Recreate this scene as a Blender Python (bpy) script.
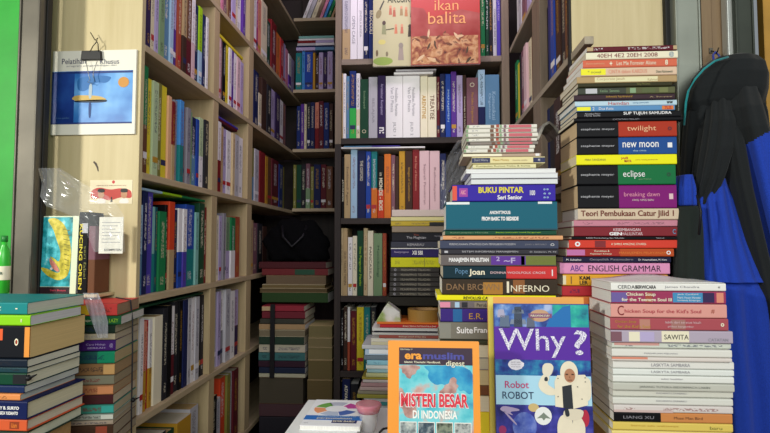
import bpy, bmesh, math, random
from mathutils import Vector, Matrix
random.seed(7)
for _o in list(bpy.data.objects):
    bpy.data.objects.remove(_o)
SC = bpy.context.scene
COL = SC.collection

# ------------------------------------------------------------------ camera
F = 520.0                      # focal length in pixels of the 770 px wide frame
CAMZ = 0.88                    # eye height above the stall floor
YAW = math.atan(35.0 / F)
PIT = math.atan(26.5 / F)
cam_d = bpy.data.cameras.new('camera')
cam_d.sensor_width = 36.0
cam_d.lens = 36.0 * F / 770.0
cam_d.clip_start = 0.02
cam = bpy.data.objects.new('camera', cam_d)
COL.objects.link(cam)
cam.location = (0, 0, CAMZ)
cam.rotation_euler = (math.pi / 2 + PIT, 0, YAW)
SC.camera = cam

# ------------------------------------------------------------------ world
W = bpy.data.worlds.new('world'); SC.world = W; W.use_nodes = True
bgn = W.node_tree.nodes['Background']
bgn.inputs[0].default_value = (0.78, 0.86, 0.92, 1)
bgn.inputs[1].default_value = 0.30

# ------------------------------------------------------------------ lights
def area(name, loc, target, size, size_y, power, col):
    d = bpy.data.lights.new(name, 'AREA'); d.shape = 'RECTANGLE'
    d.size = size; d.size_y = size_y; d.energy = power; d.color = col
    o = bpy.data.objects.new(name, d); COL.objects.link(o)
    o.location = loc
    o.rotation_euler = (Vector(target) - Vector(loc)).to_track_quat('-Z', 'Y').to_euler()
    return o
# daylight of the alley in front of the stall
area('alley_daylight', (0.5, -1.6, CAMZ + 0.9), (0.0, 1.3, CAMZ - 0.1), 2.2, 1.4, 54, (0.98, 1.0, 0.96))
# shop lamp hanging outside, front left (casts the post shadow on the end panel)
area('front_lamp', (-1.75, -0.45, CAMZ + 0.55), (-0.1, 1.2, CAMZ + 0.0), 0.16, 0.16, 32.0, (1.0, 0.97, 0.86))
# tube lamp under the stall ceiling
area('ceiling_tube', (0.05, 1.36, CAMZ + 1.36), (-0.40, 2.45, CAMZ + 0.85), 0.9, 0.07, 7.5, (0.95, 0.76, 1.0))

SC.view_settings.view_transform = 'Standard'
SC.view_settings.look = 'None'
SC.view_settings.gamma = 1.0
SC.view_settings.use_curve_mapping = False
SC.view_settings.exposure = 0.0

# ------------------------------------------------------------------ pixel helpers
_fw = Vector((-math.sin(YAW) * math.cos(PIT), math.cos(YAW) * math.cos(PIT), math.sin(PIT)))
_rt = Vector((math.cos(YAW), math.sin(YAW), 0))
_up = _rt.cross(_fw)
def ray(px, py):
    return _fw * F + _rt * (px - 385.0) - _up * (py - 216.5)
def atY(px, py, Y):
    r = ray(px, py); return Vector((0, 0, CAMZ)) + r * (Y / r.y)
def atX(px, py, X):
    r = ray(px, py); return Vector((0, 0, CAMZ)) + r * (X / r.x)
def Z(rel): return CAMZ + rel

# ------------------------------------------------------------------ colours and materials
def s2l(h):
    h = h.lstrip('#')
    v = [int(h[i:i + 2], 16) / 255 for i in (0, 2, 4)]
    return tuple(((c + 0.055) / 1.055) ** 2.4 if c > 0.04045 else c / 12.92 for c in v) + (1,)
PAL = dict(
    black='0e0e12', charcoal='26262c', grey='8a8890', pale_grey='b9b8bd', white='e4e2e2', cream='d9cfae', ivory='e6dfc4',
    tan='b39a72', beige='c9b48c', brown='6b4630', dark_brown='3f2a22', mauve='7c5560', maroon='5c1c26', dark_red='7a1f24',
    red='b3262b', orange_red='cf4526', orange='d9762f', salmon='d88a72', peach='e0ae84', pink='d98aa4', pale_pink='d8b8bc',
    magenta='a0226c', purple='5b3490', dark_purple='33234f', violet='4b3fa0', lavender='b3a6cc', navy='1c2450', blue='2447a0',
    dark_blue='1b2f6c', sky_blue='4a8fd0', pale_blue='a4c4dc', steel_blue='5c86a8', teal='1f7c7c', pale_teal='7fb5ac',
    dark_teal='12505a', green='1f7a48', dark_green='1b4630', bright_green='35b04c', pale_green='b4c89c', sage='7f9c74',
    olive='7c7a3a', ochre='b98c2c', yellow='d9c832', bright_yellow='e8e21c', lime='a0d020', terracotta='a04a34')
_M = {}
def principled(name, col, rough=0.6, metal=0.0, spec=0.4, bump=0.0, bscale=60, vary=0.0, vscale=8, sheen=0.0):
    key = ('P', name)
    if key in _M: return _M[key]
    m = bpy.data.materials.new(name); m.use_nodes = True
    nt = m.node_tree; b = nt.nodes['Principled BSDF']
    col = s2l(col) if isinstance(col, str) else col
    b.inputs['Base Color'].default_value = col
    b.inputs['Roughness'].default_value = rough
    b.inputs['Metallic'].default_value = metal
    b.inputs['Specular IOR Level'].default_value = spec
    if sheen: b.inputs['Sheen Weight'].default_value = sheen
    tc = nt.nodes.new('ShaderNodeTexCoord')
    if vary:
        n = nt.nodes.new('ShaderNodeTexNoise'); n.inputs['Scale'].default_value = vscale; n.inputs['Detail'].default_value = 6
        nt.links.new(tc.outputs['Object'], n.inputs['Vector'])
        r = nt.nodes.new('ShaderNodeMapRange'); r.inputs[1].default_value = 0.3; r.inputs[2].default_value = 0.7
        r.inputs[3].default_value = 1 - vary; r.inputs[4].default_value = 1 + vary * 0.4
        nt.links.new(n.outputs['Fac'], r.inputs[0])
        mx = nt.nodes.new('ShaderNodeVectorMath'); mx.operation = 'SCALE'; mx.inputs[0].default_value = col[:3]
        nt.links.new(r.outputs[0], mx.inputs['Scale']); nt.links.new(mx.outputs[0], b.inputs['Base Color'])
    if bump:
        n = nt.nodes.new('ShaderNodeTexNoise'); n.inputs['Scale'].default_value = bscale; n.inputs['Detail'].default_value = 4
        nt.links.new(tc.outputs['Object'], n.inputs['Vector'])
        bp = nt.nodes.new('ShaderNodeBump'); bp.inputs['Strength'].default_value = bump; bp.inputs['Distance'].default_value = 0.004
        nt.links.new(n.outputs['Fac'], bp.inputs['Height']); nt.links.new(bp.outputs[0], b.inputs['Normal'])
    _M[key] = m
    return m
def flat(c, rough=0.5):                       # plain printed ink or paper
    return principled('ink_' + c, PAL.get(c, c), rough, spec=0.3)

def wood(name, c1, c2, axis=0, rough=0.65, scale=1.0):
    key = ('W', name)
    if key in _M: return _M[key]
    m = bpy.data.materials.new(name); m.use_nodes = True
    nt = m.node_tree; b = nt.nodes['Principled BSDF']; b.inputs['Roughness'].default_value = rough
    b.inputs['Specular IOR Level'].default_value = 0.3
    tc = nt.nodes.new('ShaderNodeTexCoord'); mp = nt.nodes.new('ShaderNodeMapping')
    s = [40 * scale, 40 * scale, 40 * scale]; s[axis] = 2.5 * scale
    mp.inputs['Scale'].default_value = s
    n = nt.nodes.new('ShaderNodeTexNoise'); n.inputs['Scale'].default_value = 1.0; n.inputs['Detail'].default_value = 7
    n.inputs['Roughness'].default_value = 0.65
    cr = nt.nodes.new('ShaderNodeValToRGB')
    cr.color_ramp.elements[0].position = 0.3; cr.color_ramp.elements[0].color = s2l(c1)
    cr.color_ramp.elements[1].position = 0.7; cr.color_ramp.elements[1].color = s2l(c2)
    nt.links.new(tc.outputs['Object'], mp.inputs[0]); nt.links.new(mp.outputs[0], n.inputs['Vector'])
    nt.links.new(n.outputs['Fac'], cr.inputs[0]); nt.links.new(cr.outputs[0], b.inputs['Base Color'])
    _M[key] = m
    return m

def book_mat(c1, c2=None, ink=None, split=0.5):
    """printed cover: one or two colours along the spine, fine rows of print-like marks on the spine face"""
    key = ('B', c1, c2, ink, round(split, 2))
    if key in _M: return _M[key]
    m = bpy.data.materials.new('book_cover_' + c1); m.use_nodes = True
    nt = m.node_tree; b = nt.nodes['Principled BSDF']
    b.inputs['Roughness'].default_value = 0.5; b.inputs['Specular IOR Level'].default_value = 0.12
    N, L = nt.nodes.new, nt.links.new
    tc = N('ShaderNodeTexCoord')
    ga = N('ShaderNodeAttribute'); ga.attribute_name = 'gen'; la = N('ShaderNodeAttribute'); la.attribute_name = 'loc'
    sp = N('ShaderNodeSeparateXYZ'); L(ga.outputs['Vector'], sp.inputs[0])
    sl = N('ShaderNodeSeparateXYZ'); L(la.outputs['Vector'], sl.inputs[0])
    def mth(op, a, bb=None, cc=None):
        n = N('ShaderNodeMath'); n.operation = op
        for i, v in enumerate((a, bb, cc)):
            if v is None: continue
            if isinstance(v, (int, float)): n.inputs[i].default_value = v
            else: L(v, n.inputs[i])
        return n.outputs[0]
    def mixc(f, a, bb):
        n = N('ShaderNodeMix'); n.data_type = 'RGBA'
        L(f, n.inputs[0])
        for i, v in ((6, a), (7, bb)):
            if isinstance(v, tuple): n.inputs[i].default_value = v
            else: L(v, n.inputs[i])
        return n.outputs[2]
    base = s2l(PAL.get(c1, c1))
    if c2:
        base = mixc(mth('LESS_THAN', sp.outputs[2], split), base, s2l(PAL.get(c2, c2)))
    if ink:
        rnd = sl.outputs[1]
        mp = N('ShaderNodeVectorMath'); mp.operation = 'MULTIPLY_ADD'
        mp.inputs[1].default_value = (330, 0, 260)
        L(la.outputs['Vector'], mp.inputs[0])
        cb = N('ShaderNodeCombineXYZ'); r40 = mth('MULTIPLY', rnd, 40.0)
        L(r40, cb.inputs[0]); L(r40, cb.inputs[1])
        L(cb.outputs[0], mp.inputs[2])
        ns = N('ShaderNodeTexNoise'); ns.inputs['Scale'].default_value = 1.0; ns.inputs['Detail'].default_value = 1
        L(mp.outputs[0], ns.inputs['Vector'])
        letters = mth('GREATER_THAN', ns.outputs['Fac'], 0.5)
        band = mth('LESS_THAN', mth('ABSOLUTE', mth('SUBTRACT', sp.outputs[0], 0.5)), 0.2)
        # title block high on the spine, author block lower down, both shifted per copy
        hi = mth('LESS_THAN', mth('ABSOLUTE', mth('SUBTRACT', sp.outputs[2], mth('MULTIPLY_ADD', rnd, 0.12, 0.60))), 0.23)
        lo = mth('LESS_THAN', mth('ABSOLUTE', mth('SUBTRACT', sp.outputs[2], 0.13)), 0.05)
        blocks = mth('MAXIMUM', hi, lo)
        front = mth('LESS_THAN', sp.outputs[1], 0.03)
        msk = mth('MULTIPLY', mth('MULTIPLY', letters, band), mth('MULTIPLY', blocks, front))
        msk = mth('MULTIPLY', msk, 0.6)
        base = mixc(msk, base, s2l(PAL.get(ink, ink)))
    if isinstance(base, tuple): b.inputs['Base Color'].default_value = base
    else: L(base, b.inputs['Base Color'])
    _M[key] = m
    return m

def page_mat(c='ddd6c4'):
    key = ('G', c)
    if key in _M: return _M[key]
    m = bpy.data.materials.new('paper_pages'); m.use_nodes = True
    nt = m.node_tree; b = nt.nodes['Principled BSDF']; b.inputs['Roughness'].default_value = 0.85
    b.inputs['Specular IOR Level'].default_value = 0.1
    N, L = nt.nodes.new, nt.links.new
    tc = N('ShaderNodeTexCoord'); mp = N('ShaderNodeMapping'); mp.inputs['Scale'].default_value = (1500, 6, 6)
    n = N('ShaderNodeTexNoise'); n.inputs['Detail'].default_value = 2; n.inputs['Scale'].default_value = 1.0
    L(tc.outputs['Object'], mp.inputs[0]); L(mp.outputs[0], n.inputs['Vector'])
    cr = N('ShaderNodeValToRGB'); a = s2l(c)
    cr.color_ramp.elements[0].position = 0.3; cr.color_ramp.elements[0].color = tuple(v * 0.86 for v in a[:3]) + (1,)
    cr.color_ramp.elements[1].position = 0.62; cr.color_ramp.elements[1].color = a
    L(n.outputs['Fac'], cr.inputs[0]); L(cr.outputs[0], b.inputs['Base Color'])
    _M[key] = m
    return m

def plastic_mat(name='clear_film', tint=(0.9, 0.93, 0.95, 1), haze=0.10):
    key = ('F', name)
    if key in _M: return _M[key]
    m = bpy.data.materials.new(name); m.use_nodes = True
    nt = m.node_tree; N, L = nt.nodes.new, nt.links.new
    out = nt.nodes['Material Output']; nt.nodes.remove(nt.nodes['Principled BSDF'])
    tr = N('ShaderNodeBsdfTransparent'); gl = N('ShaderNodeBsdfGlossy'); gl.inputs['Roughness'].default_value = 0.16
    df = N('ShaderNodeBsdfDiffuse'); df.inputs[0].default_value = tint
    gl.inputs['Color'].default_value = (.95, .97, 1, 1)
    f0 = N('ShaderNodeLayerWeight'); f0.inputs[0].default_value = 0.35
    fm = N('ShaderNodeMath'); fm.operation = 'MULTIPLY'; fm.inputs[1].default_value = 0.38; L(f0.outputs['Facing'], fm.inputs[0])
    m1 = N('ShaderNodeMixShader'); m1.inputs[0].default_value = haze; L(tr.outputs[0], m1.inputs[1]); L(df.outputs[0], m1.inputs[2])
    m2 = N('ShaderNodeMixShader'); L(fm.outputs[0], m2.inputs[0]); L(m1.outputs[0], m2.inputs[1]); L(gl.outputs[0], m2.inputs[2])
    L(m2.outputs[0], out.inputs[0])
    _M[key] = m
    return m

# ------------------------------------------------------------------ mesh helpers
class MB:
    def __init__(s): s.v = []; s.f = []; s.mi = []
    def add(s, vs, fs, mi=0):
        o = len(s.v); s.v += [tuple(v) for v in vs]; s.f += [tuple(i + o for i in f) for f in fs]; s.mi += [mi] * len(fs)
    def box(s, x0, x1, y0, y1, z0, z1, mi=0):
        vs = [(x0, y0, z0), (x1, y0, z0), (x1, y1, z0), (x0, y1, z0), (x0, y0, z1), (x1, y0, z1), (x1, y1, z1), (x0, y1, z1)]
        s.add(vs, [(0, 3, 2, 1), (4, 5, 6, 7), (0, 1, 5, 4), (1, 2, 6, 5), (2, 3, 7, 6), (3, 0, 4, 7)], mi)
    def prism(s, poly, y0, y1, mi=0):            # poly of (x, z), extruded along y
        n = len(poly)
        ar = sum(poly[i][0] * poly[(i + 1) % n][1] - poly[(i + 1) % n][0] * poly[i][1] for i in range(n))
        if ar < 0: poly = poly[::-1]
        vs = [(x, y0, z) for x, z in poly] + [(x, y1, z) for x, z in poly]
        fs = [tuple(range(n)), tuple(range(2 * n - 1, n - 1, -1))]
        fs += [((i + 1) % n, i, i + n, (i + 1) % n + n) for i in range(n)]
        s.add(vs, fs, mi)
    def extrude_z(s, poly, z0, z1, mi=0):        # poly of (x, y) counter-clockwise
        n = len(poly)
        vs = [(x, y, z0) for x, y in poly] + [(x, y, z1) for x, y in poly]
        fs = [tuple(range(n - 1, -1, -1)), tuple(range(n, 2 * n))]
        fs += [(i, (i + 1) % n, (i + 1) % n + n, i + n) for i in range(n)]
        s.add(vs, fs, mi)
    def tube(s, pts, rs, n=8, mi=0):
        pts = [Vector(p) for p in pts]
        if not isinstance(rs, (list, tuple)): rs = [rs] * len(pts)
        rings = []
        for i, p in enumerate(pts):
            t = (pts[min(i + 1, len(pts) - 1)] - pts[max(i - 1, 0)]).normalized()
            a = t.cross(Vector((0.13, 0.2, 1)) if abs(t.z) < 0.9 else Vector((1, 0.1, 0))).normalized(); b = t.cross(a)
            rings.append([p + (a * math.cos(2 * math.pi * k / n) + b * math.sin(2 * math.pi * k / n)) * rs[i] for k in range(n)])
        vs = [v for r in rings for v in r]
        fs = [(i * n + k, i * n + (k + 1) % n, (i + 1) * n + (k + 1) % n, (i + 1) * n + k) for i in range(len(pts) - 1) for k in range(n)]
        fs += [tuple(range(n - 1, -1, -1)), tuple((len(pts) - 1) * n + k for k in range(n))]
        s.add(vs, fs, mi)
    def lathe(s, prof, cx=0, cy=0, n=24, mi=0, sx=1, sy=1):
        vs = [(cx + r * sx * math.cos(2 * math.pi * k / n), cy + r * sy * math.sin(2 * math.pi * k / n), z) for r, z in prof for k in range(n)]
        fs = [(i * n + k, i * n + (k + 1) % n, (i + 1) * n + (k + 1) % n, (i + 1) * n + k) for i in range(len(prof) - 1) for k in range(n)]
        fs += [tuple(range(n - 1, -1, -1)), tuple((len(prof) - 1) * n + k for k in range(n))]
        s.add(vs, fs, mi)
    def mesh(s, name, mats, smooth=False, bevel=0):
        me = bpy.data.meshes.new(name); me.from_pydata(s.v, [], s.f)
        for m in (mats if isinstance(mats, (list, tuple)) else [mats]): me.materials.append(m)
        me.polygons.foreach_set('material_index', s.mi)
        if smooth: me.polygons.foreach_set('use_smooth', [True] * len(s.f))
        me.update()
        return me
    def build(s, name, mats, parent=None, smooth=False, bevel=0, loc=None):
        o = bpy.data.objects.new(name, s.mesh(name, mats, smooth)); COL.objects.link(o)
        if parent is not None: o.parent = parent
        if loc is not None: o.location = loc
        if bevel:
            md = o.modifiers.new('bevel', 'BEVEL'); md.width = bevel; md.segments = 2; md.limit_method = 'ANGLE'
        return o
def tag(o, label=None, cat=None, group=None, kind=None):
    if label: o['label'] = label
    if cat: o['category'] = cat
    if group: o['group'] = group
    if kind: o['kind'] = kind
    return o
def thing(name, loc, label, cat, group=None, rot=(0, 0, 0)):
    o = bpy.data.objects.new(name, None); COL.objects.link(o); o.empty_display_size = 0.02
    o.location = loc; o.rotation_euler = rot
    return tag(o, label, cat, group)

# ------------------------------------------------------------------ lettering
_TM = {}
def text_obj(s, w, h, material, parent, name='lettering', fitw=True, bold=0.0, shear=0.0, font_sp=1.0):
    """lettering as thin raised ink; its mesh lies in XY, centred, sized w x h"""
    c = bpy.data.curves.new('lettering', 'FONT'); c.body = s; c.extrude = 0.0; c.offset = bold; c.shear = shear
    c.space_character = font_sp; c.resolution_u = 3; c.align_x = 'LEFT'
    t = bpy.data.objects.new('tmp', c)
    me = bpy.data.meshes.new_from_object(t)
    bpy.data.objects.remove(t); bpy.data.curves.remove(c)
    me.name = name
    xs = [v.co.x for v in me.vertices]; ys = [v.co.y for v in me.vertices]
    if xs:
        cx, cy = (min(xs) + max(xs)) / 2, (min(ys) + max(ys)) / 2
        sx, sy = w / max(1e-6, max(xs) - min(xs)), h / max(1e-6, max(ys) - min(ys))
        if not fitw: sx = min(sx, sy)
        for v in me.vertices:
            v.co.x = (v.co.x - cx) * sx; v.co.y = (v.co.y - cy) * sy
    me.materials.clear(); me.materials.append(material)
    o = bpy.data.objects.new(name, me); COL.objects.link(o)
    if parent is not None: o.parent = parent
    return o
# text x -> +z, text y -> -x, normal -> -y : reads left to right on the spine of a lying book
M_LYING = Matrix(((0, -1, 0), (0, 0, -1), (1, 0, 0))).to_4x4()
# text x -> -z, text y -> +x : reads top to bottom on a standing spine
M_STAND = Matrix(((0, 1, 0), (0, 0, -1), (-1, 0, 0))).to_4x4()
# text on a cover that faces -y
M_FACE = Matrix(((1, 0, 0), (0, 0, -1), (0, 1, 0))).to_4x4()

# ------------------------------------------------------------------ books
RNB = random.Random(99)
def cover_mb(T, H, D, t=0.0009, hard=False):
    """wrap-round cover: two boards and a spine with softened edges; thickness along x, spine faces -y"""
    a = T / 2; r = min(0.0022, T * 0.28)
    ov = 0.0
    poly = [(-a, D), (-a, r), (-a + r * .3, r * .3), (-a + r, 0), (a - r, 0), (a - r * .3, r * .3), (a, r), (a, D),
            (a - t, D), (a - t, r + t), (a - r, t * 1.2), (-a + r, t * 1.2), (-a + t, r + t), (-a + t, D)]
    m = MB(); m.extrude_z(poly, 0, H)
    return m
def make_book(T, H, D, cmat, pmat, label, group, loc, rot, name='book', cat='book', hard=False, strips=(), texts=(), lying=True):
    root = thing(name, loc, label, cat, group, rot)
    t = 0.0018 if hard else 0.0008
    t = min(t, T * 0.2)
    co = cover_mb(T, H, D, t).build('cover', cmat, root)
    ga = co.data.attributes.new('gen', 'FLOAT_VECTOR', 'POINT'); la = co.data.attributes.new('loc', 'FLOAT_VECTOR', 'POINT')
    rn = RNB.random()
    for i_, v_ in enumerate(co.data.vertices):
        ga.data[i_].vector = (v_.co.x / T + .5, v_.co.y / D, v_.co.z / H); la.data[i_].vector = (v_.co.x, rn, v_.co.z)
    p = MB(); g = 0.003 if hard else 0.0006
    p.box(-T / 2 + t * 1.05, T / 2 - t * 1.05, max(0.0024, t * 1.6), D - g, g, H - g)
    p.build('page_block', pmat, root)
    for (u0, u1, c, *vv) in strips:               # printed colour panels on the spine, u along the spine 0..1
        v0, v1 = vv if vv else (0, 1)
        s = MB(); zz0, zz1 = (u0 * H, u1 * H) if lying else (H - u1 * H, H - u0 * H)
        x0, x1 = -T / 2 + T * v0, -T / 2 + T * v1
        if lying: x0, x1 = T / 2 - T * v1, T / 2 - T * v0
        m = min(0.0022, T * 0.14)
        if v0 == 0 and v1 == 1: x0 += m; x1 -= m
        s.box(x0, x1, -0.0003, 0.0012, zz0, zz1)
        s.build('spine_panel', flat(c) if isinstance(c, str) else c, root)
    for tx in texts:                              # (string, u centre, v centre, width fraction, height fraction, ink, bold)
        s, uc, vc, wf, hf, ink = tx[:6]
        bold = tx[6] if len(tx) > 6 else 0.0
        o = text_obj(s, wf * H, hf * T, flat(ink), root, 'spine_lettering', bold=bold)
        if lying:
            o.matrix_local = Matrix.Translation(((0.5 - vc) * T, -0.0006, uc * H)) @ M_LYING
        else:
            o.matrix_local = Matrix.Translation(((vc - 0.5) * T, -0.0006, H - uc * H)) @ M_STAND
    return root

LABELS = {}
def nice(c): return c.replace('_', ' ')
INKS_LIGHT = ['ivory', 'white', 'cream']; INKS_DARK = ['charcoal', 'navy', 'dark_red', 'dark_brown']
DARKC = {'black', 'charcoal', 'brown', 'dark_brown', 'maroon', 'dark_red', 'red', 'purple', 'dark_purple', 'violet', 'navy', 'blue',
         'dark_blue', 'teal', 'dark_teal', 'green', 'dark_green', 'magenta', 'terracotta', 'mauve', 'orange_red', 'olive', 'steel_blue'}
def ink_for(c, rng):
    return rng.choice(INKS_LIGHT + (['ochre'] if c in DARKC else [])) if c in DARKC else rng.choice(INKS_DARK)

# ================================================================== STRUCTURE
FLOOR = 0.0
XL, XR = -0.665, 0.346             # fronts of the left and right shelving
YF, YC, YB = 1.20, 1.99, 2.66      # near end of the side shelving, front of the central case, front of the back case
CREAM = wood('cream_laminate', 'bfae82', 'cebe94', 2, 0.5)
SHELFW = wood('pale_shelf_board', 'ab9878', 'c4b18e', 1, 0.55)
SHELFX = wood('pale_shelf_board_across', 'a8967a', 'c0af90', 0, 0.55)
UPW = wood('pale_upright', 'a8946e', 'bfab84', 2, 0.55)
DARKW = wood('dark_brown_board', '241d1c', '3a302c', 0, 0.6)
DARKV = wood('dark_brown_post', '241d1c', '3a302c', 2, 0.6)
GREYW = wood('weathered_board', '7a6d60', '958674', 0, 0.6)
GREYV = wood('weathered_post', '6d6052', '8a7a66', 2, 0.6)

def struct(name, x0, x1, y0, y1, z0, z1, mat, bevel=0):
    m = MB(); m.box(x0, x1, y0, y1, z0, z1)
    return tag(m.build(name, mat, bevel=bevel), kind='structure')
struct('floor', -2.2, 2.2, -0.6, 3.1, -0.05, 0, principled('concrete_floor', '5b5750', 0.8, bump=0.4, bscale=40, vary=0.25))
struct('ceiling', -1.3, 1.3, 0.95, 3.1, Z(1.52), Z(1.56), principled('ceiling_board', '8d8579', 0.8, vary=0.2))
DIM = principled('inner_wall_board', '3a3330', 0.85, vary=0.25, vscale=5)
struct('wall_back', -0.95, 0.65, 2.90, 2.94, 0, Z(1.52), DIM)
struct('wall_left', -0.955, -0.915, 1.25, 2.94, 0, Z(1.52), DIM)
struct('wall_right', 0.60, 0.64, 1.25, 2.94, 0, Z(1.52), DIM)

# outer frame, left: green shutter, steel post, black strip for the dark gap, pale batten
gr = principled('green_painted_sheet', '1f9a2a', 0.55, vary=0.18, vscale=14, bump=0.15, bscale=30)
xg = atY(17.5, 60, 1.107).x
m = MB(); m.box(xg - 0.75, xg, 1.107, 1.125, 0, Z(0.75))
for k in range(9):
    m.box(xg - 0.735 + k * 0.082, xg - 0.729 + k * 0.082, 1.103, 1.107, 0, Z(0.75))
tag(m.build('wall_green', gr), kind='structure')
steel = principled('dull_galvanised_steel', '676257', 0.5, 0.4, vary=0.3, vscale=9)
dsteel = principled('dark_painted_steel', '3b4038', 0.5, 0.4, vary=0.3, vscale=9)
def post(name, pa, pb, Y, mat, dy=0.05, top=1.0, lip=0.004):
    xa, xb = atY(pa, 150, Y).x, atY(pb, 150, Y).x
    m = MB(); m.box(xa, xb, Y, Y + dy, 0, Z(top))
    m.box(xa, xa + lip, Y - 0.004, Y, 0, Z(top)); m.box(xb - lip, xb, Y - 0.004, Y, 0, Z(top))
    return tag(m.build(name, mat, bevel=0.0012), kind='structure')
post('trim_1', 15.5, 36, 1.10, steel, 0.018)
post('trim_2', 35.0, 44.5, 1.1195, principled('black_gap_and_edge', '151412', 0.6), 0.012)  # black strip painted in for the dark gap and side of the post
post('trim_3', 46.0, 54.5, 1.188, CREAM, 0.02, lip=0.002)
# outer frame, right
post('trim_4', 668.5, 678, 1.19, principled('black_gap_and_edge', '151412', 0.6), 0.03)  # black strip painted in where a dark gap lies beside the post
post('trim_5', 678.5, 704, 1.17, principled('grey_green_steel', '8b8f84', 0.42, 0.5, vary=0.2), 0.05)
m = MB(); xa, xb = atY(704, 100, 1.205).x, atY(736, 100, 1.205).x
m.box(xa, xb, 1.205, 1.22, 0, Z(1.0))
for k in (0.33, 0.66): m.box(xa + (xb - xa) * k - 0.0006, xa + (xb - xa) * k + 0.0006, 1.2042, 1.205, 0, Z(1.0))
tag(m.build('trim_6', wood('brown_plywood', '8a7258', 'a08766', 2, 0.7)), kind='structure')
post('trim_7', 731, 739, 1.18, principled('bright_steel_channel', 'b9bcb6', 0.35, 0.5), 0.02)
post('trim_8', 739.5, 758, 1.17, dsteel, 0.05)
xo = atY(757.5, 100, 1.22).x
struct('wall_ochre', xo, xo + 0.9, 1.19, 1.21, 0, Z(0.8), principled('ochre_painted_board', 'b98a35', 0.6, vary=0.22, vscale=12))

# ================================================================== BOOKCASES
LZ = [1.17, 0.79, 0.483, 0.170, -0.127, -0.415, -0.715]       # shelf tops, left and back
TH = 0.017
def bookcase(name, label):
    return tag(thing(name, (0, 0, 0), label, 'bookcase'), None)
DL = 0.205
lc = thing('bookcase', (XL, YF, 0), 'pale wooden bookcase filling the left side of the stall, cream end panel', 'bookcase')
def part(parent, name, x0, x1, y0, y1, z0, z1, mat, bevel=0.0012):
    m = MB(); L = parent.location
    m.box(x0 - L.x, x1 - L.x, y0 - L.y, y1 - L.y, z0 - L.z, z1 - L.z)
    return m.build(name, mat, parent, bevel=bevel)
tag(part(lc, 'end_panel', atY(53.5, 150, YF - 0.016).x, XL, YF - 0.016, YF, 0, Z(1.45), CREAM), 'cream end panel with a sticker and hung cover')
for z in LZ + [1.42]:
    part(lc, 'shelf', XL - DL, XL, YF + 0.0005, YB + 0.2, Z(z - TH), Z(z), SHELFW)
ups = [(atX(213.3, 150, XL).y, atX(218.6, 150, XL).y), (atX(248.5, 150, XL).y, atX(253.0, 150, XL).y)]
for (a, b) in ups:
    for i, z in enumerate(LZ[:-1]):
        part(lc, 'upright', XL - DL, XL - 0.002, a, b, Z(LZ[i + 1]), Z(z - TH), UPW)
    part(lc, 'upright', XL - DL, XL - 0.002, a, b, 0, Z(LZ[-1] - TH), UPW)
    part(lc, 'upright', XL - DL, XL - 0.002, a, b, Z(LZ[0]), Z(1.42 - TH), UPW)
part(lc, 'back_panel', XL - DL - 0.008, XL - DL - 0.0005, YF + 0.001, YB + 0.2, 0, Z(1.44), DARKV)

bc = thing('bookcase', (-0.49, YB, 0), 'pale-edged bookcase across the dark back corner of the stall', 'bookcase')
XB0, XB1 = XL + 0.001, -0.30
for z in (1.19, 0.806, 0.491, 0.180, -0.42):
    part(bc, 'shelf', XB0, XB1, YB, YB + 0.2, Z(z - TH), Z(z), SHELFX)
part(bc, 'upright', XB1 + 0.0005, XB1 + 0.018, YB, YB + 0.2, 0, Z(1.4), UPW)
part(bc, 'back_panel', XB0, XB1 + 0.018, YB + 0.2005, YB + 0.208, 0, Z(1.4), DARKV)

CZ = [1.045, 0.72, 0.407, 0.096, -0.203, -0.487, -0.77]
cc = thing('bookcase', (0.02, YC, 0), 'dark bookcase facing front in the middle of the stall', 'bookcase')
CX0, CX1 = atY(334.5, 200, YC).x, XR - 0.002
for (ua, ub) in ((CX0, CX0 + 0.024), (CX1 - 0.028, CX1)):
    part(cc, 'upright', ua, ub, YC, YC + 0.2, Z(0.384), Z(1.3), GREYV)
    part(cc, 'upright', ua, ub, YC, YC + 0.2, 0, Z(0.3835), DARKV)  # lower length of the upright in a darker brown
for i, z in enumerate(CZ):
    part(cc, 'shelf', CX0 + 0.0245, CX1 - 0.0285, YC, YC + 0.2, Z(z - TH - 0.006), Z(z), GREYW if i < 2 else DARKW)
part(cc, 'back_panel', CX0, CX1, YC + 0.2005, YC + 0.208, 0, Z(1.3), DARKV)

RZ = [1.05, 0.745, 0.435, 0.14, -0.15]
UR0, UR1 = atX(540, 80, XR).y, atX(532.5, 80, XR).y
PALEG = wood('worn_pale_board', '8c8070', 'b0a48e', 1, 0.6)
rc = thing('bookcase', (XR, YF, 0), 'weathered bookcase along the right side with cream end panel', 'bookcase')
tag(part(rc, 'end_panel', XR + 0.004, XR + 0.235, YF + 0.0005, YF + 0.016, 0, Z(1.45), CREAM), 'cream end panel')
part(rc, 'edge_strip', XR - 0.002, XR + 0.0035, YF + 0.0005, YF + 0.016, 0, Z(1.45), principled('black_gap_and_edge', '151412', 0.6))
for z in RZ:
    part(rc, 'shelf', XR, XR + 0.2, YF + 0.0165, YC, Z(z - TH), Z(z), PALEG)
for i, z in enumerate(RZ[:-1]):
    part(rc, 'upright', XR + 0.001, XR + 0.2, UR0, UR1, Z(RZ[i + 1]), Z(z - TH), GREYV)
part(rc, 'upright', XR + 0.001, XR + 0.2, UR0, UR1, 0, Z(RZ[-1] - TH), GREYV)
part(rc, 'back_panel', XR + 0.2005, XR + 0.208, YF + 0.0165, YC, 0, Z(1.44), DARKV)
part(rc, 'front_rail', XR + 0.001, XR + 0.02, YF - 0.10, YF, Z(0.435 - TH), Z(0.435), PALEG)

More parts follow.
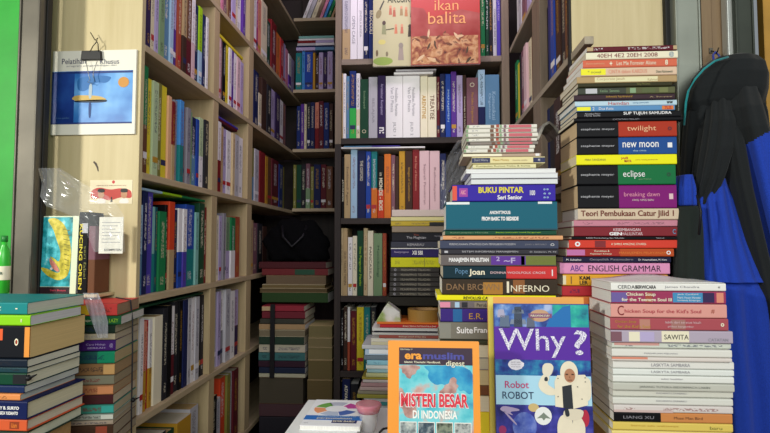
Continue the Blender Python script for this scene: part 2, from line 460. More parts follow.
# table that carries the front piles (its top and risers lie below the picture)
TAB = -0.452
tb = thing('display_table', (0, 0.95, 0), 'low plywood display table under the front book piles', 'table')
PLY = wood('plywood', '8b6f49', 'a5875a', 0, 0.7)
part(tb, 'tabletop', -0.95, 0.72, 0.68, 1.18, Z(TAB - 0.02), Z(TAB), PLY)
for (x, y) in ((-0.9, 0.72), (0.67, 0.72), (-0.86, 1.15), (0.67, 1.15)):
    part(tb, 'leg', x - 0.02, x + 0.02, y - 0.02, y + 0.02, 0, Z(TAB - 0.0205), PLY)

# ================================================================== ROWS OF BOOKS
ORD = ['first', 'second', 'third', 'fourth', 'fifth', 'sixth', 'seventh', 'eighth', 'ninth', 'tenth', 'eleventh', 'twelfth', 'thirteenth',
       'fourteenth', 'fifteenth', 'sixteenth', 'seventeenth', 'eighteenth', 'nineteenth', 'twentieth', 'twenty-first', 'twenty-second',
       'twenty-third', 'twenty-fourth']
PW = page_mat('d8cfba'); PY = page_mat('c9ab78'); PWH = page_mat('e8e6e0'); PGR = page_mat('b9b4aa')
SPLAB = {}
def colname(c):
    a = c.split('/')
    return nice(a[0]) if len(a) == 1 else nice(a[0]) + '-over-' + nice(a[1]).split()[-1]
def row(side, zrel, pyref, px0, spec, where, group, depth=0.15, inset=0.012, seed=1, texts=None, lean=0):
    """spec: 'px colour[/colour] height_cm' tokens; px = right limit of each spine in the photograph; '-' is a gap"""
    rng = random.Random(seed)
    toks = [t.split() for t in spec.split(',')]
    items = []; cur = px0
    for t in toks:
        px = float(t[0]); c = t[1]; h = float(t[2]) / 100 if len(t) > 2 else None
        items.append((cur, px, c, h)); cur = px
    reals = []
    if side == 'L': solid = [(-9, YF + .0005)] + ups
    elif side == 'R': solid = [(-9, YF + .017), (UR0, UR1), (YC, 9)]
    elif side == YC: solid = [(-9, CX0 + .0245), (CX1 - .0285, 9)]
    else: solid = [(-9, XB0), (XB1, 9)]
    for (a, b, c, h) in items:
        if c == '-': continue
        if side == 'L': lo_, hi_ = atX(a, pyref, XL - inset).y, atX(b, pyref, XL - inset).y
        elif side == 'R': lo_, hi_ = sorted((atX(a, pyref, XR + inset).y, atX(b, pyref, XR + inset).y))
        else: lo_, hi_ = atY(a, pyref, side + inset).x, atY(b, pyref, side + inset).x
        for s0, s1 in solid:
            if lo_ < s1 and hi_ > s0:
                if hi_ - s1 > s0 - lo_: lo_ = s1 + .0004
                else: hi_ = s0 - .0004
        if hi_ - lo_ > 0.0028: reals.append((lo_, hi_, c, h))
    for n, (a, b, c, h) in enumerate(reals):
        ins = inset + rng.uniform(0, 0.010)
        if side == 'L':
            X = XL - ins; ya, yb = a, b
            T = yb - ya - 0.0007; loc = (X, (ya + yb) / 2, Z(zrel) + 0.0004); rz = math.pi / 2
        elif side == 'R':
            X = XR + ins; ya, yb = a, b
            ya, yb = min(ya, yb), max(ya, yb)
            T = yb - ya - 0.0007; loc = (X, (ya + yb) / 2, Z(zrel) + 0.0004); rz = -math.pi / 2
        else:
            Y = side + ins; xa, xb = a, b
            T = xb - xa - 0.0007; loc = ((xa + xb) / 2, Y, Z(zrel) + 0.0004); rz = 0
        cs = c.split('/')
        if h is None: h = rng.uniform(0.205, 0.245)
        # wording that tells this spine from its neighbours
        lo = colname(reals[n - 1][2]) if n else None
        hi = colname(reals[n + 1][2]) if n + 1 < len(reals) else None
        nm = colname(c)
        if len(reals) == 1: l = f'{nm} book standing on {where}'
        else: l = f'{nm} book, {ORD[n]} from left, {where}'
        c1, c2 = cs[0], (cs[1] if len(cs) > 1 else None)
        tx = []
        if texts and n in texts:
            for q in texts[n]: tx.append(q)
        ink = None if tx else (ink_for(c1, rng) if T > 0.006 and rng.random() < 0.85 else None)
        st = []
        if T > 0.012 and rng.random() < 0.35 and not tx:
            st.append((0.80, 0.86, rng.choice(['white', 'ochre', 'red', 'navy'])))
        thickness = T
        m2 = book_mat(c1, c2, ink, rng.choice([0.35, 0.45, 0.55])) if False else book_mat(c1, c2, ink, 0.45)
        make_book(thickness, h, depth + rng.uniform(-0.015, 0.01), m2, rng.choice([PW, PW, PWH, PY]), l, group, loc, (0, 0, rz),
                  lying=False, strips=st, texts=tx, hard=rng.random() < 0.3)

NB, MBY, FB = 'near left bay', 'middle left bay', 'far left bay'
SHN = ['highest shelf', 'top shelf', 'second shelf', 'third shelf', 'fourth shelf', 'fifth shelf', 'bottom shelf']
# ---- near bay
row('L', 0.483, 60, 147.2, '152 dark_purple 25,155.7 cream 25,159.6 lavender 24,165 sage 25.5,170.6 steel_blue 27,174.5 pale_blue 26,179 lavender/purple 26,183 terracotta 25,187 tan/dark_brown 25.5,192 brown/maroon 25,195.7 white/pale_pink 26,200.4 navy 25,204 lime/pale_blue 25.5,206.6 navy 24,209 white 24',
    NB + ', second shelf down', 'books on the second shelf of the near left bay', seed=11)
row('L', 0.172, 130, 144.8, '149.5 green/brown 27,154 yellow 24.5,160 pale_green 24.5,164.5 olive 25,170 yellow 25,173.7 peach 23,177 dark_red/tan 22,180.5 grey 23,184.5 sky_blue/teal 23.5,187.5 mauve 22,191.5 grey 22.5,194.5 sage 22,199 navy/steel_blue 21,202 blue 21,206 pale_green/white 22,210 charcoal 22,214 black 23',
    NB + ', third shelf down', 'books on the third shelf of the near left bay', seed=12)
row('L', -0.127, 250, 139.5, '143.5 pale_blue/steel_blue 22,148 navy 25.5,154.5 violet 26,157.5 pale_teal/teal 22,160 dark_teal 22,167.5 green 21,170 black 23,175.5 orange_red/tan 24,179.5 navy 22,183.5 white/blue 22.5,187.5 white/violet 22.5,196 blue/teal 24,199.5 pale_teal 22,205 dark_green 25,211.5 dark_red 24',
    NB + ', fourth shelf down', 'books on the fourth shelf of the near left bay', seed=13)
row('L', -0.415, 350, 140.5, '144.5 white 23,148 salmon/ochre 22,151.5 red 22,155 white/ochre 22,163.5 ivory 22.5,168 charcoal 24,172 black 24.5,176 white/maroon 24,180.5 charcoal 25,184 black 25,188.5 navy 25,192 pale_grey 25,195.5 white 25,199.5 pale_grey 25,203 black 25.5,206.5 charcoal 25,210.5 black 25',
    NB + ', fifth shelf down', 'books on the fifth shelf of the near left bay', seed=14)
row('L', -0.715, 420, 162, '170 charcoal 21,178 dark_green 20,192 ochre 21,200.5 pale_grey 22', NB + ', bottom shelf', 'books on the bottom shelf of the near left bay', seed=15)
# ---- middle bay
row('L', 0.79, 20, 219, '221.5 tan 24,224 pink 24,227 mauve 24,229.5 tan 23.5,232 brown 24,236 lavender 25,238.5 cream 24,243 white 26,245.5 purple 25,250 blue 26,253.5 lavender 26,256.8 white 26,258.8 magenta 26,262.5 salmon 25.5,268.5 cream 27,272.5 dark_green 22,277.5 dark_red 24.5,281.5 orange 22,284.5 red 22,287.5 lavender 22,290 pink 21,292.5 white/purple 20,296 lavender 20',
    'left wall, top shelf', 'books on the top shelf of the left wall', seed=16)
row('L', 0.483, 75, 220.5, '222.5 pale_pink 22,224.5 mauve 22,227.3 black 22,230 yellow 22,233 white 22,235.2 purple 22,238 white 22,241.5 pale_pink 21.5,244.5 lavender 21', MBY + ', second shelf down', 'books on the second shelf of the middle left bay', seed=17)
row('L', 0.172, 150, 218.5, '221.8 white/dark_red 24,224.8 tan 23,229 lavender 23,233.5 white 23,236 beige 23,240 pale_grey 23,244.5 white 23', MBY + ', third shelf down', 'books on the third shelf of the middle left bay', seed=18)
row('L', -0.127, 240, 218, '220.8 ivory 22,223.5 lavender 22,226 grey 23,228.3 white 22,232.5 sage/lavender 22,237 green/white 22,241.5 terracotta 22.5', MBY + ', fourth shelf down', 'books on the fourth shelf of the middle left bay', seed=19)
row('L', -0.415, 330, 215.5, '218.8 pale_grey 25,222 lavender 25,225.5 white/grey 25,230.5 pale_grey 25,235 white 24,240 lavender/dark_purple 24', MBY + ', fifth shelf down', 'books on the fifth shelf of the middle left bay', seed=20)
row('L', -0.715, 410, 209.5, '217.5 black 21,222 pale_grey 19,227 orange_red 25,230.5 olive 25,233.5 pale_grey 25,238.5 maroon 25', MBY + ', bottom shelf', 'books on the bottom shelf of the middle left bay', seed=21)
# ---- far bay
row('L', 0.483, 110, 256.2, '260.5 navy 24,263.5 cream 16,268 dark_brown 24,272 charcoal 23,276 lavender 23,280.5 dark_purple 23,284 white 22,287 mauve 22', FB + ', second shelf down', 'books on the second shelf of the far left bay', seed=22)
row('L', 0.172, 180, 252, '256 olive/steel_blue 22,260 pale_grey 22,265.5 dark_red 22,268 ochre 21,273 brown 22,279.5 maroon 22,283 dark_blue 21,286 olive 21', FB + ', third shelf down', 'books on the third shelf of the far left bay', seed=23)
row('L', -0.127, 240, 251, '255 tan 22,259.5 mauve 21,264 charcoal 21,268 dark_brown 20', FB + ', fourth shelf down', 'books on the fourth shelf of the far left bay', seed=24)
# ---- back corner bookcase
row(YB, 0.806, 80, 295.5, '301.5 teal 20,304.5 sky_blue 21,312.5 blue 20.5,315 ochre 20,318.5 dark_brown 18.5,323 lavender 20,327 dark_purple 20,332.5 lavender 20.5', 'top shelf at the back', 'books on the top shelf at the back', seed=31)
row(YB, 0.491, 130, 296.5, '300.5 dark_blue 23,304 purple 24,306.5 cream 24,310 charcoal/navy 25,314.5 navy 25,318.5 salmon/dark_red 25,323.5 maroon 25.5,329 dark_blue 24.5,333 dark_brown 24', 'second shelf at the back', 'books on the second shelf at the back', seed=32)
row(YB, 0.180, 185, 291, '296 olive 23,301 dark_green 23,305.5 charcoal 23,310 mauve/sage 23.5,313.5 olive 22,320.5 navy 23,326 maroon 23,332.5 brown 22', 'third shelf at the back', 'books on the third shelf at the back', seed=33)
# ---- central bookcase
row(YC, 0.72, 30, 341.5, '350 pale_grey/tan 28,357 white 27,363.3 white 27,368.5 navy 27,374 dark_blue 27.5', 'central bookcase, top shelf left', 'books at the top left of the central bookcase', seed=41,
    texts={1: [('OPEN CAGE', .55, .5, .42, .45, 'grey')], 2: [('JENDELA BUNDA', .45, .5, .4, .4, 'grey')], 4: [('BROCCOLI', .45, .5, .34, .6, 'ivory', .02)]})
row(YC, 0.72, 30, 480.5, '485.5 green 26,489 dark_green 26,493 charcoal 26,496.8 pale_grey 26,504.5 violet 27', 'central bookcase, top shelf right', 'books at the top right of the central bookcase', seed=42,
    texts={3: [('COOKING THE EASY WAY', .55, .5, .55, .5, 'navy')], 4: [('HOW TO DRAW', .3, .5, .35, .45, 'lavender')]})
row(YC, 0.407, 100, 340.3, '342.8 tan 26,346 white 26,349.3 steel_blue 25,356 dark_blue/bright_green 27,360 white/cream 26,368.3 dark_green 23.5,377.3 pale_grey 24.5,385.7 dark_purple 25,402.8 white 24.5,420 white 24.5,427.8 ivory 24.5,436.6 ivory 24,440 maroon 24,445.3 navy 25,451 blue 25,456.8 purple 26,463 lavender 24.5,466.5 dark_brown 24.5,478.5 mauve 23.5,485.5 pale_blue/navy 26.5,500 steel_blue 24.5',
    'central bookcase, second shelf', 'books on the second shelf of the central bookcase', seed=43,
    texts={5: [('Ensiklopedi', .35, .5, .3, .3, 'sage'), ('O', .88, .5, .06, .5, 'cream')],
           6: [('BELAJAR', .55, .5, .4, .35, 'grey')],
           7: [('Arsitektur Komputer', .38, .5, .5, .4, 'lavender'), ('n:', .87, .5, .1, .6, 'white', .03)],
           8: [('Pendidikan, Pertanian', .42, .62, .45, .2, 'grey'), ('Van D Plessis', .38, .38, .4, .18, 'grey'), ('JILID 1', .85, .5, .22, .2, 'grey')],
           9: [('Pendidikan, Pertanian', .42, .62, .45, .2, 'grey'), ('Van D Plessis', .38, .38, .4, .18, 'grey'), ('JILID 2', .85, .5, .22, .2, 'grey')],
           10: [('ARENTINE', .5, .5, .38, .5, 'ochre', .01)], 11: [('TREATISE', .5, .5, .4, .5, 'brown', .01)],
           14: [('MANAJEMEN', .5, .5, .5, .4, 'pale_blue')], 17: [('Knowledge and Action', .6, .5, .5, .4, 'ivory')],
           18: [('O', .12, .5, .07, .4, 'ivory'), ('Perilaku Organisasi', .5, .5, .5, .25, 'ochre')],
           20: [('Komunikasi', .5, .6, .45, .25, 'pale_blue'), ('Organisasi', .5, .3, .4, .2, 'pale_blue')]})
row(YC, 0.096, 190, 339.7, '344 black 24,350.3 tan 25,357 pale_blue 27,365.6 navy 26.5,371 blue 26,377.2 teal/orange 26,384 black/orange_red 24.5,391 orange 25,395.3 mauve 24.5,399 dark_brown 24,405.2 ochre 26,412.6 dark_brown 26,419.5 dark_red 26.5,429.5 pale_pink 26,440 pale_pink 26,446.5 navy 25',
    'central bookcase, third shelf', 'books on the third shelf of the central bookcase', seed=44,
    texts={0: [('JAVANESE', .55, .5, .36, .6, 'ivory', .01)], 1: [('Ensiklopedi Agama', .5, .5, .6, .45, 'dark_brown')], 3: [('THE OXFORD', .3, .5, .3, .35, 'ivory')],
           6: [('in', .3, .5, .05, .4, 'ivory'), ('MONDE - BOIS', .62, .5, .52, .55, 'ivory', .03)], 7: [('INSTRUCTION', .4, .5, .4, .5, 'terracotta')],
           11: [('Images of Communism', .5, .5, .5, .4, 'ochre')], 12: [('Red Star of Revolution', .35, .5, .5, .3, 'salmon')],
           13: [('Sejarah Pemikiran', .5, .5, .6, .3, 'mauve')], 14: [('Kebudayaan', .5, .5, .5, .3, 'mauve')]})
row(YC, -0.203, 270, 338.8, '342.6 beige 26,347.4 tan 26,352.3 white 22.5,357 ivory 23,363.2 dark_green 25,367.4 beige 26,373.3 ivory 25,382.3 sage 24,386.5 terracotta 24', 'central bookcase, fourth shelf', 'books on the fourth shelf of the central bookcase', seed=45,
    texts={0: [('DI RUANG', .4, .5, .3, .5, 'dark_brown')], 1: [('DUA TAHUN TANPA', .6, .5, .5, .5, 'dark_brown')], 4: [('Ilmu Pengantar Filsafat', .55, .5, .6, .45, 'lime')], 6: [('PANCASILA', .5, .5, .5, .4, 'dark_brown')],
           7: [('Metodologi', .45, .5, .5, .3, 'dark_green')]})
row(YC, -0.487, 340, 338.5, '343 black 23,347.3 dark_brown 24,350 white/terracotta 24,356.5 maroon 22.5,363.7 yellow 24,370 teal 24,376 charcoal 24', 'central bookcase, fifth shelf', 'books on the fifth shelf of the central bookcase', seed=46)
row(YC, -0.77, 400, 338, '342 black 24,350 navy 25,358 charcoal 23', 'central bookcase, bottom shelf', 'books on the bottom shelf of the central bookcase', seed=47,
    texts={1: [('ADVANCED', .3, .5, .42, .4, 'ivory', .02)]})
# ---- right bookcase (px run from the far end towards the camera)
row('R', 0.435, 60, 514.2, '516.5 green 24,518.3 yellow 22,520.5 charcoal 24,523.2 mauve 24,526 pale_pink 24,528.8 cream 24,531 brown 24', 'right bookcase, far bay, middle shelf', 'books in the far bay of the right bookcase', seed=51)
row('R', 0.435, 60, 543, '547.8 black 24,550.5 dark_blue 25,554.8 blue 27,559.5 dark_brown 24,564 charcoal 25,569 brown 26', 'right bookcase, near bay, middle shelf', 'books in the near bay of the right bookcase', seed=52)
row('R', 0.14, 130, 542, '547 navy 24,553 charcoal 24,560 dark_brown 24', 'right bookcase, near bay, lower shelf', 'books on the lower shelf of the right bookcase', seed=53)
row('R', 0.745, 20, 514.5, '517.5 white 24,520.5 pale_grey 24,524 white/mauve 25,527.5 lavender 24', 'right bookcase, far bay, top shelf', 'books on the top shelf of the right bookcase', seed=54)
row('R', 0.14, 120, 516, '520 dark_red 23,524 charcoal 24,529 maroon 24', 'right bookcase, far bay, lower shelf', 'books on the lower shelf of the right bookcase', seed=55)
# ---- leaning books on the back top shelf
def lean_book(c, px, wpx, h, ang, label):
    p = atY(px, 15, YB + 0.012); T = wpx / 520 * YB
    make_book(T, h, 0.14, book_mat(c, None, ink_for(c, random)), PW, label, 'leaning books on the highest back shelf',
              (p.x + T / 2 * math.cos(ang), YB + 0.012, Z(1.1902) + T / 2 * abs(math.sin(ang))), (0, ang, 0), lying=False)
for c, px, w, l in (('white', 302.5, 3.4, 'white book leaning right on the highest back shelf, its left end'),
                    ('pale_grey', 306.8, 3.6, 'pale grey book leaning between white and cream, highest back shelf'),
                    ('cream', 311.3, 4.2, 'cream book leaning in the middle of the highest back shelf'),
                    ('pink', 319.5, 2.8, 'pink book leaning on the highest back shelf'),
                    ('sky_blue', 323.2, 2.8, 'sky blue book leaning beside the pink one, highest back shelf'),
                    ('green', 327.0, 2.8, 'green book leaning on the highest back shelf'),
                    ('tan', 330.8, 2.2, 'tan book leaning at the right end, highest back shelf')):
    lean_book(c, px, w, 0.23, 0.36, l)

# ================================================================== PILES
def pile(d, items, D, where, group, rz=0.0, align='L', zend=None, seed=5, name='book', cat='book'):
    """items top to bottom: (description, px left, px right, y top, y bottom, colour[/colour2], dict(options))"""
    rng = random.Random(seed); out = []
    for it in items:
        desc, pa, pb, yt, yb, c = it[:6]; op = it[6] if len(it) > 6 else {}
        pm = (pa + pb) / 2
        dd = d + op.get('dy', rng.uniform(-0.003, 0.004))
        if align == 'L': A = atY(pa, yb, dd); B = atY(pb, yb, dd); L = B.x - A.x; x0, y0 = A.x, dd
        else:                                   # turned pile, right front corner known
            B = atY(pb, yb, dd); L = op.get('L', 0.17 + rng.uniform(-.01, .01)); r = rz + rng.uniform(-.02, .02)
            x0, y0 = B.x - L * math.cos(r), dd - L * math.sin(r)
        zt, zb = atY(pm, yt, d).z, atY(pm, yb, d).z
        T = zt - zb - 0.0004; zm = (zt + zb) / 2
        r = (rz if align == 'L' else r) + op.get('rz', 0.0)
        cs = c.split('/')
        tx = op.get('t', ()); st = list(op.get('s', ()))
        ink = op.get('ink', None if (tx or op.get('pages') or T < 0.007) else ink_for(cs[0], rng))
        DD = op.get('D', D + rng.uniform(-0.008, 0.008))
        pm_ = page_mat(op['pc']) if 'pc' in op else rng.choice([PW, PWH, PW])
        mat = book_mat(cs[-1], cs[0] if len(cs) > 1 else None, ink, op.get('split', 0.42))
        lab = f'{desc}, {where}' if where else desc
        if op.get('pages'):                     # fore-edge towards the viewer
            x1 = x0 + L * math.cos(r); y1 = y0 + L * math.sin(r)
            loc = (x1 - DD * math.sin(r), y1 + DD * math.cos(r), zm); rot = (0, math.pi / 2, math.pi + r)
        else:
            loc = (x0, y0, zm); rot = (0, math.pi / 2, r)
        out.append(make_book(T, L, DD, mat, pm_, lab, group, loc, rot, hard=op.get('hard', False), strips=st, texts=tx, name=op.get('name', name), cat=op.get('name', name)))
    return out
def riser(px0, px1, ybot, d, depth, rz=0, name='riser'):
    A, B = atY(px0, ybot, d), atY(px1, ybot, d)
    return part(tb, name, A.x, B.x, d, d + depth, Z(TAB) + 0.0003, min(A.z, B.z) - 0.0006, PLY)

# ---- tall pile on the right
TR = 'tall right pile'
tall = [
 ('thin maroon book on top', 587, 677, 45.5, 51, 'maroon', dict(s=[(0.0, .07, 'tan'), (.96, 1, 'tan')], D=.128)),
 ('white book with spaced red glyphs', 586, 678, 51.5, 59, 'ivory', dict(t=[('40EH 4E2 20EH 2008', .45, .5, .66, .55, 'dark_red'), ('@', .93, .5, .05, .7, 'steel_blue')])),
 ('salmon red book with white lettering', 583, 677, 59, 67, 'd0684e', dict(t=[('Let Me Forever Alone', .57, .5, .42, .5, 'ivory'), ('Anonymous', .13, .5, .2, .3, 'peach'), ('8', .89, .5, .03, .65, 'ivory', .02), ('+', .3, .5, .03, .5, 'ivory', .03)])),
 ('peach book with yellow left end', 581, 677, 67, 75.5, 'd8bba0', dict(s=[(0.0, .26, 'bright_yellow')], t=[('CINTA dalam KARDUS', .49, .5, .4, .45, 'salmon'), ('Diana Rahmawati', .87, .4, .17, .3, 'dark_green'), ('* novel', .14, .5, .14, .35, 'olive')])),
 ('beige book with long cream panel', 577, 677, 75.5, 82.5, 'b0946a', dict(s=[(.18, .81, 'ded6aa')], t=[('Corporate Jatuh', .34, .55, .28, .5, 'tan'), ('Rahmat', .76, .4, .1, .35, 'tan')])),
 ('thin blackish book with faint gold lettering', 578, 672, 82.5, 87, '35331f', dict(t=[('Sang Pemimpi', .7, .5, .14, .5, 'olive')])),
 ('dark green-grey book with mottled right half', 578, 675, 87, 94, '40443a/5a5c3e', dict(t=[('Ketika  Semesta', .33, .5, .2, .4, 'sage')], s=[(.08, .2, 'pale_grey'), (.54, .6, 'sage'), (.66, .8, '505a30'), (.84, .93, '6b7040')], split=.5)),
 ('dark plum book with small gold lettering', 574, 675, 94, 99.8, '3a2830', dict(t=[('Indonesia Supranatural', .45, .55, .26, .5, 'ochre'), ('A. Suryani', .86, .4, .22, .3, 'tan')])),
 ('pale blue book with red title', 575, 677, 99.8, 105.3, 'b8d0dc', dict(t=[('Hamdan', .43, .5, .2, .6, 'red'), ('sang penyair', .65, .5, .16, .4, 'steel_blue'), ('ww', .93, .5, .06, .5, 'black', .02)])),
 ('blue book with yellow and orange ends', 577, 675, 105.3, 110.8, '5a8cba', dict(s=[(0, .14, 'bright_yellow'), (.87, .985, 'orange')], t=[('Dua Kota', .3, .5, .15, .5, 'white'), ('7LIS', .93, .5, .07, .6, 'red', .02), ('2', .17, .5, .02, .6, 'white')])),
 ('black book with bold white capitals', 577, 681, 110.8, 117.3, 'black', dict(t=[('SUP TUJUH SAMUDRA', .68, .6, .46, .6, 'white', .02), ('Anneke Putri', .15, .65, .15, .25, 'pale_grey'), ('Hesty Gusfa', .15, .32, .15, .25, 'pale_grey')])),
 ('thin black book with faint grey lettering', 574, 683, 117.3, 121.3, 'black', dict(t=[('CATATAN MALAM', .48, .5, .24, .4, 'grey')])),
 ('thick black and red book with gold lettering', 577, 677, 121.5, 137, 'black/a83420', dict(pc='d6bc96', t=[('stephenie meyer', .21, .5, .34, .17, 'pale_grey'), ('twilight', .65, .5, .29, .42, 'peach'), ('o', .93, .5, .04, .25, 'maroon', .03)], ink=None)),
 ('thick black and blue book with white lettering', 577, 677, 137, 154.5, 'black/1f4a8c', dict(pc='d6bc96', t=[('stephenie meyer', .21, .5, .34, .16, 'pale_grey'), ('new moon', .64, .55, .36, .3, 'white', .01), ('dua cinta', .63, .22, .13, .1, 'pale_blue')], s=[(.91, .955, 'white', .38, .66)], ink=None)),
 ('bright yellow book between black ones', 576.5, 677, 154.5, 164.8, 'bright_yellow', dict(pc='e6d9b8', t=[('MIRA TANZANIA', .19, .5, .21, .2, 'olive'), ('yuli', .48, .62, .07, .3, 'red', .02), ('MAYA', .515, .35, .07, .25, 'red', .02), ('cerita tentang perempuan', .7, .45, .22, .15, 'ochre')])),
 ('thick black and green book with white lettering', 577, 676, 165, 184.8, 'black/146b3c', dict(pc='d6bc96', t=[('stephenie meyer', .21, .5, .34, .15, 'pale_grey'), ('eclipse', .58, .5, .22, .42, 'white'), ('gerhana', .69, .27, .13, .08, 'sage'), ('o', .93, .5, .04, .2, 'dark_green', .03)], ink=None)),
 ('thick black and purple book with pink lettering', 578, 677, 185, 208.2, 'black/7c1a6e', dict(pc='d6bc96', t=[('stephenie meyer', .2, .5, .34, .13, 'pale_grey'), ('breaking dawn', .65, .57, .36, .24, 'pink'), ('AWAL YANG BARU', .66, .35, .22, .09, 'pale_pink')], s=[(.925, .965, 'pale_pink', .38, .62)], ink=None)),
 ('cream book with brown chess title', 578, 679, 208.4, 219.8, 'cdb9a0', dict(t=[('Teori Pembukaan Catur Jilid 1', .49, .5, .92, .68, '6b2a1c', .02)])),
 ('dusty pink book without title', 574, 678.5, 220, 226.5, 'c08090', dict(ink='mauve')),
 ('maroon book with two white title lines', 574, 678.5, 226.7, 236.5, '7c2830', dict(t=[('KESEIMBANGAN', .51, .7, .26, .3, 'pale_pink', .01), ('GEN', .4, .28, .12, .34, 'white', .04), ('HALILINTAR', .56, .28, .2, .32, 'pale_pink'), ('C', .96, .5, .03, .5, 'steel_blue', .02)])),
 ('thin black book with tiny white lettering', 571.5, 677, 236.7, 239.6, 'black', dict(t=[('ROBI Pembohong dan Sahabat', .32, .5, .36, .6, 'pale_grey'), ('Taqarrub', .84, .5, .08, .5, 'pale_grey')])),
 ('bright red-orange book with dark square', 569, 678, 239.8, 248.3, 'cc3f30', dict(s=[(.24, .34, 'dark_red', .1, .9)], t=[('A SIMPLE AMAZING STORIES', .55, .5, .32, .25, 'ivory'), ('o', .08, .5, .05, .6, 'white', .03)])),
 ('dark red and orange book with pink left end', 567, 674, 248.5, 256.6, '9a2c28/b04a24', dict(s=[(0, .17, 'b86aa0')], t=[('Komitmen &', .33, .7, .14, .25, 'ivory'), ('Kepuasan Kinerja', .32, .32, .2, .25, 'ivory'), ('MANAJEMEN PELAYANAN', .71, .42, .44, .38, 'orange'), ('O', .95, .5, .04, .5, 'white', .04)], split=.5)),
 ('thin navy book with pale serif lettering', 563, 671, 256.8, 262.6, '1e1d38', dict(t=[('Geopolitik Postmodern', .45, .5, .4, .5, 'grey'), ('M. Subiakto', .1, .5, .14, .35, 'white'), ('Dr. Kusumadinata, M. Hum', .83, .5, .26, .35, 'white')])),
 ('pink grammar book with black capitals', 560, 670, 262.8, 274.2, 'd890b8', dict(t=[('ABC', .155, .5, .12, .55, '4a2480'), ('ENGLISH GRAMMAR', .59, .5, .66, .55, '2a1430')])),
 ('yellow-orange book with black letters', 563, 668, 274.6, 286, 'd9a030', dict(s=[(.0, .03, 'cream')], t=[('|', .08, .5, .008, .7, 'brown'), ('KAM', .21, .7, .1, .35, 'black', .03), ('LER', .2, .28, .08, .35, 'black', .03)])),
 ('dark red book near the bottom', 562, 662, 286.3, 296.5, 'b03038', {}),
 ('orange book lowest in sight', 562, 664, 296.8, 305, 'd97a40', {}),
]
pile(1.06, tall, 0.122, TR, 'books in the tall right pile', seed=61)
riser(563, 661, 305.5, 1.062, 0.115)

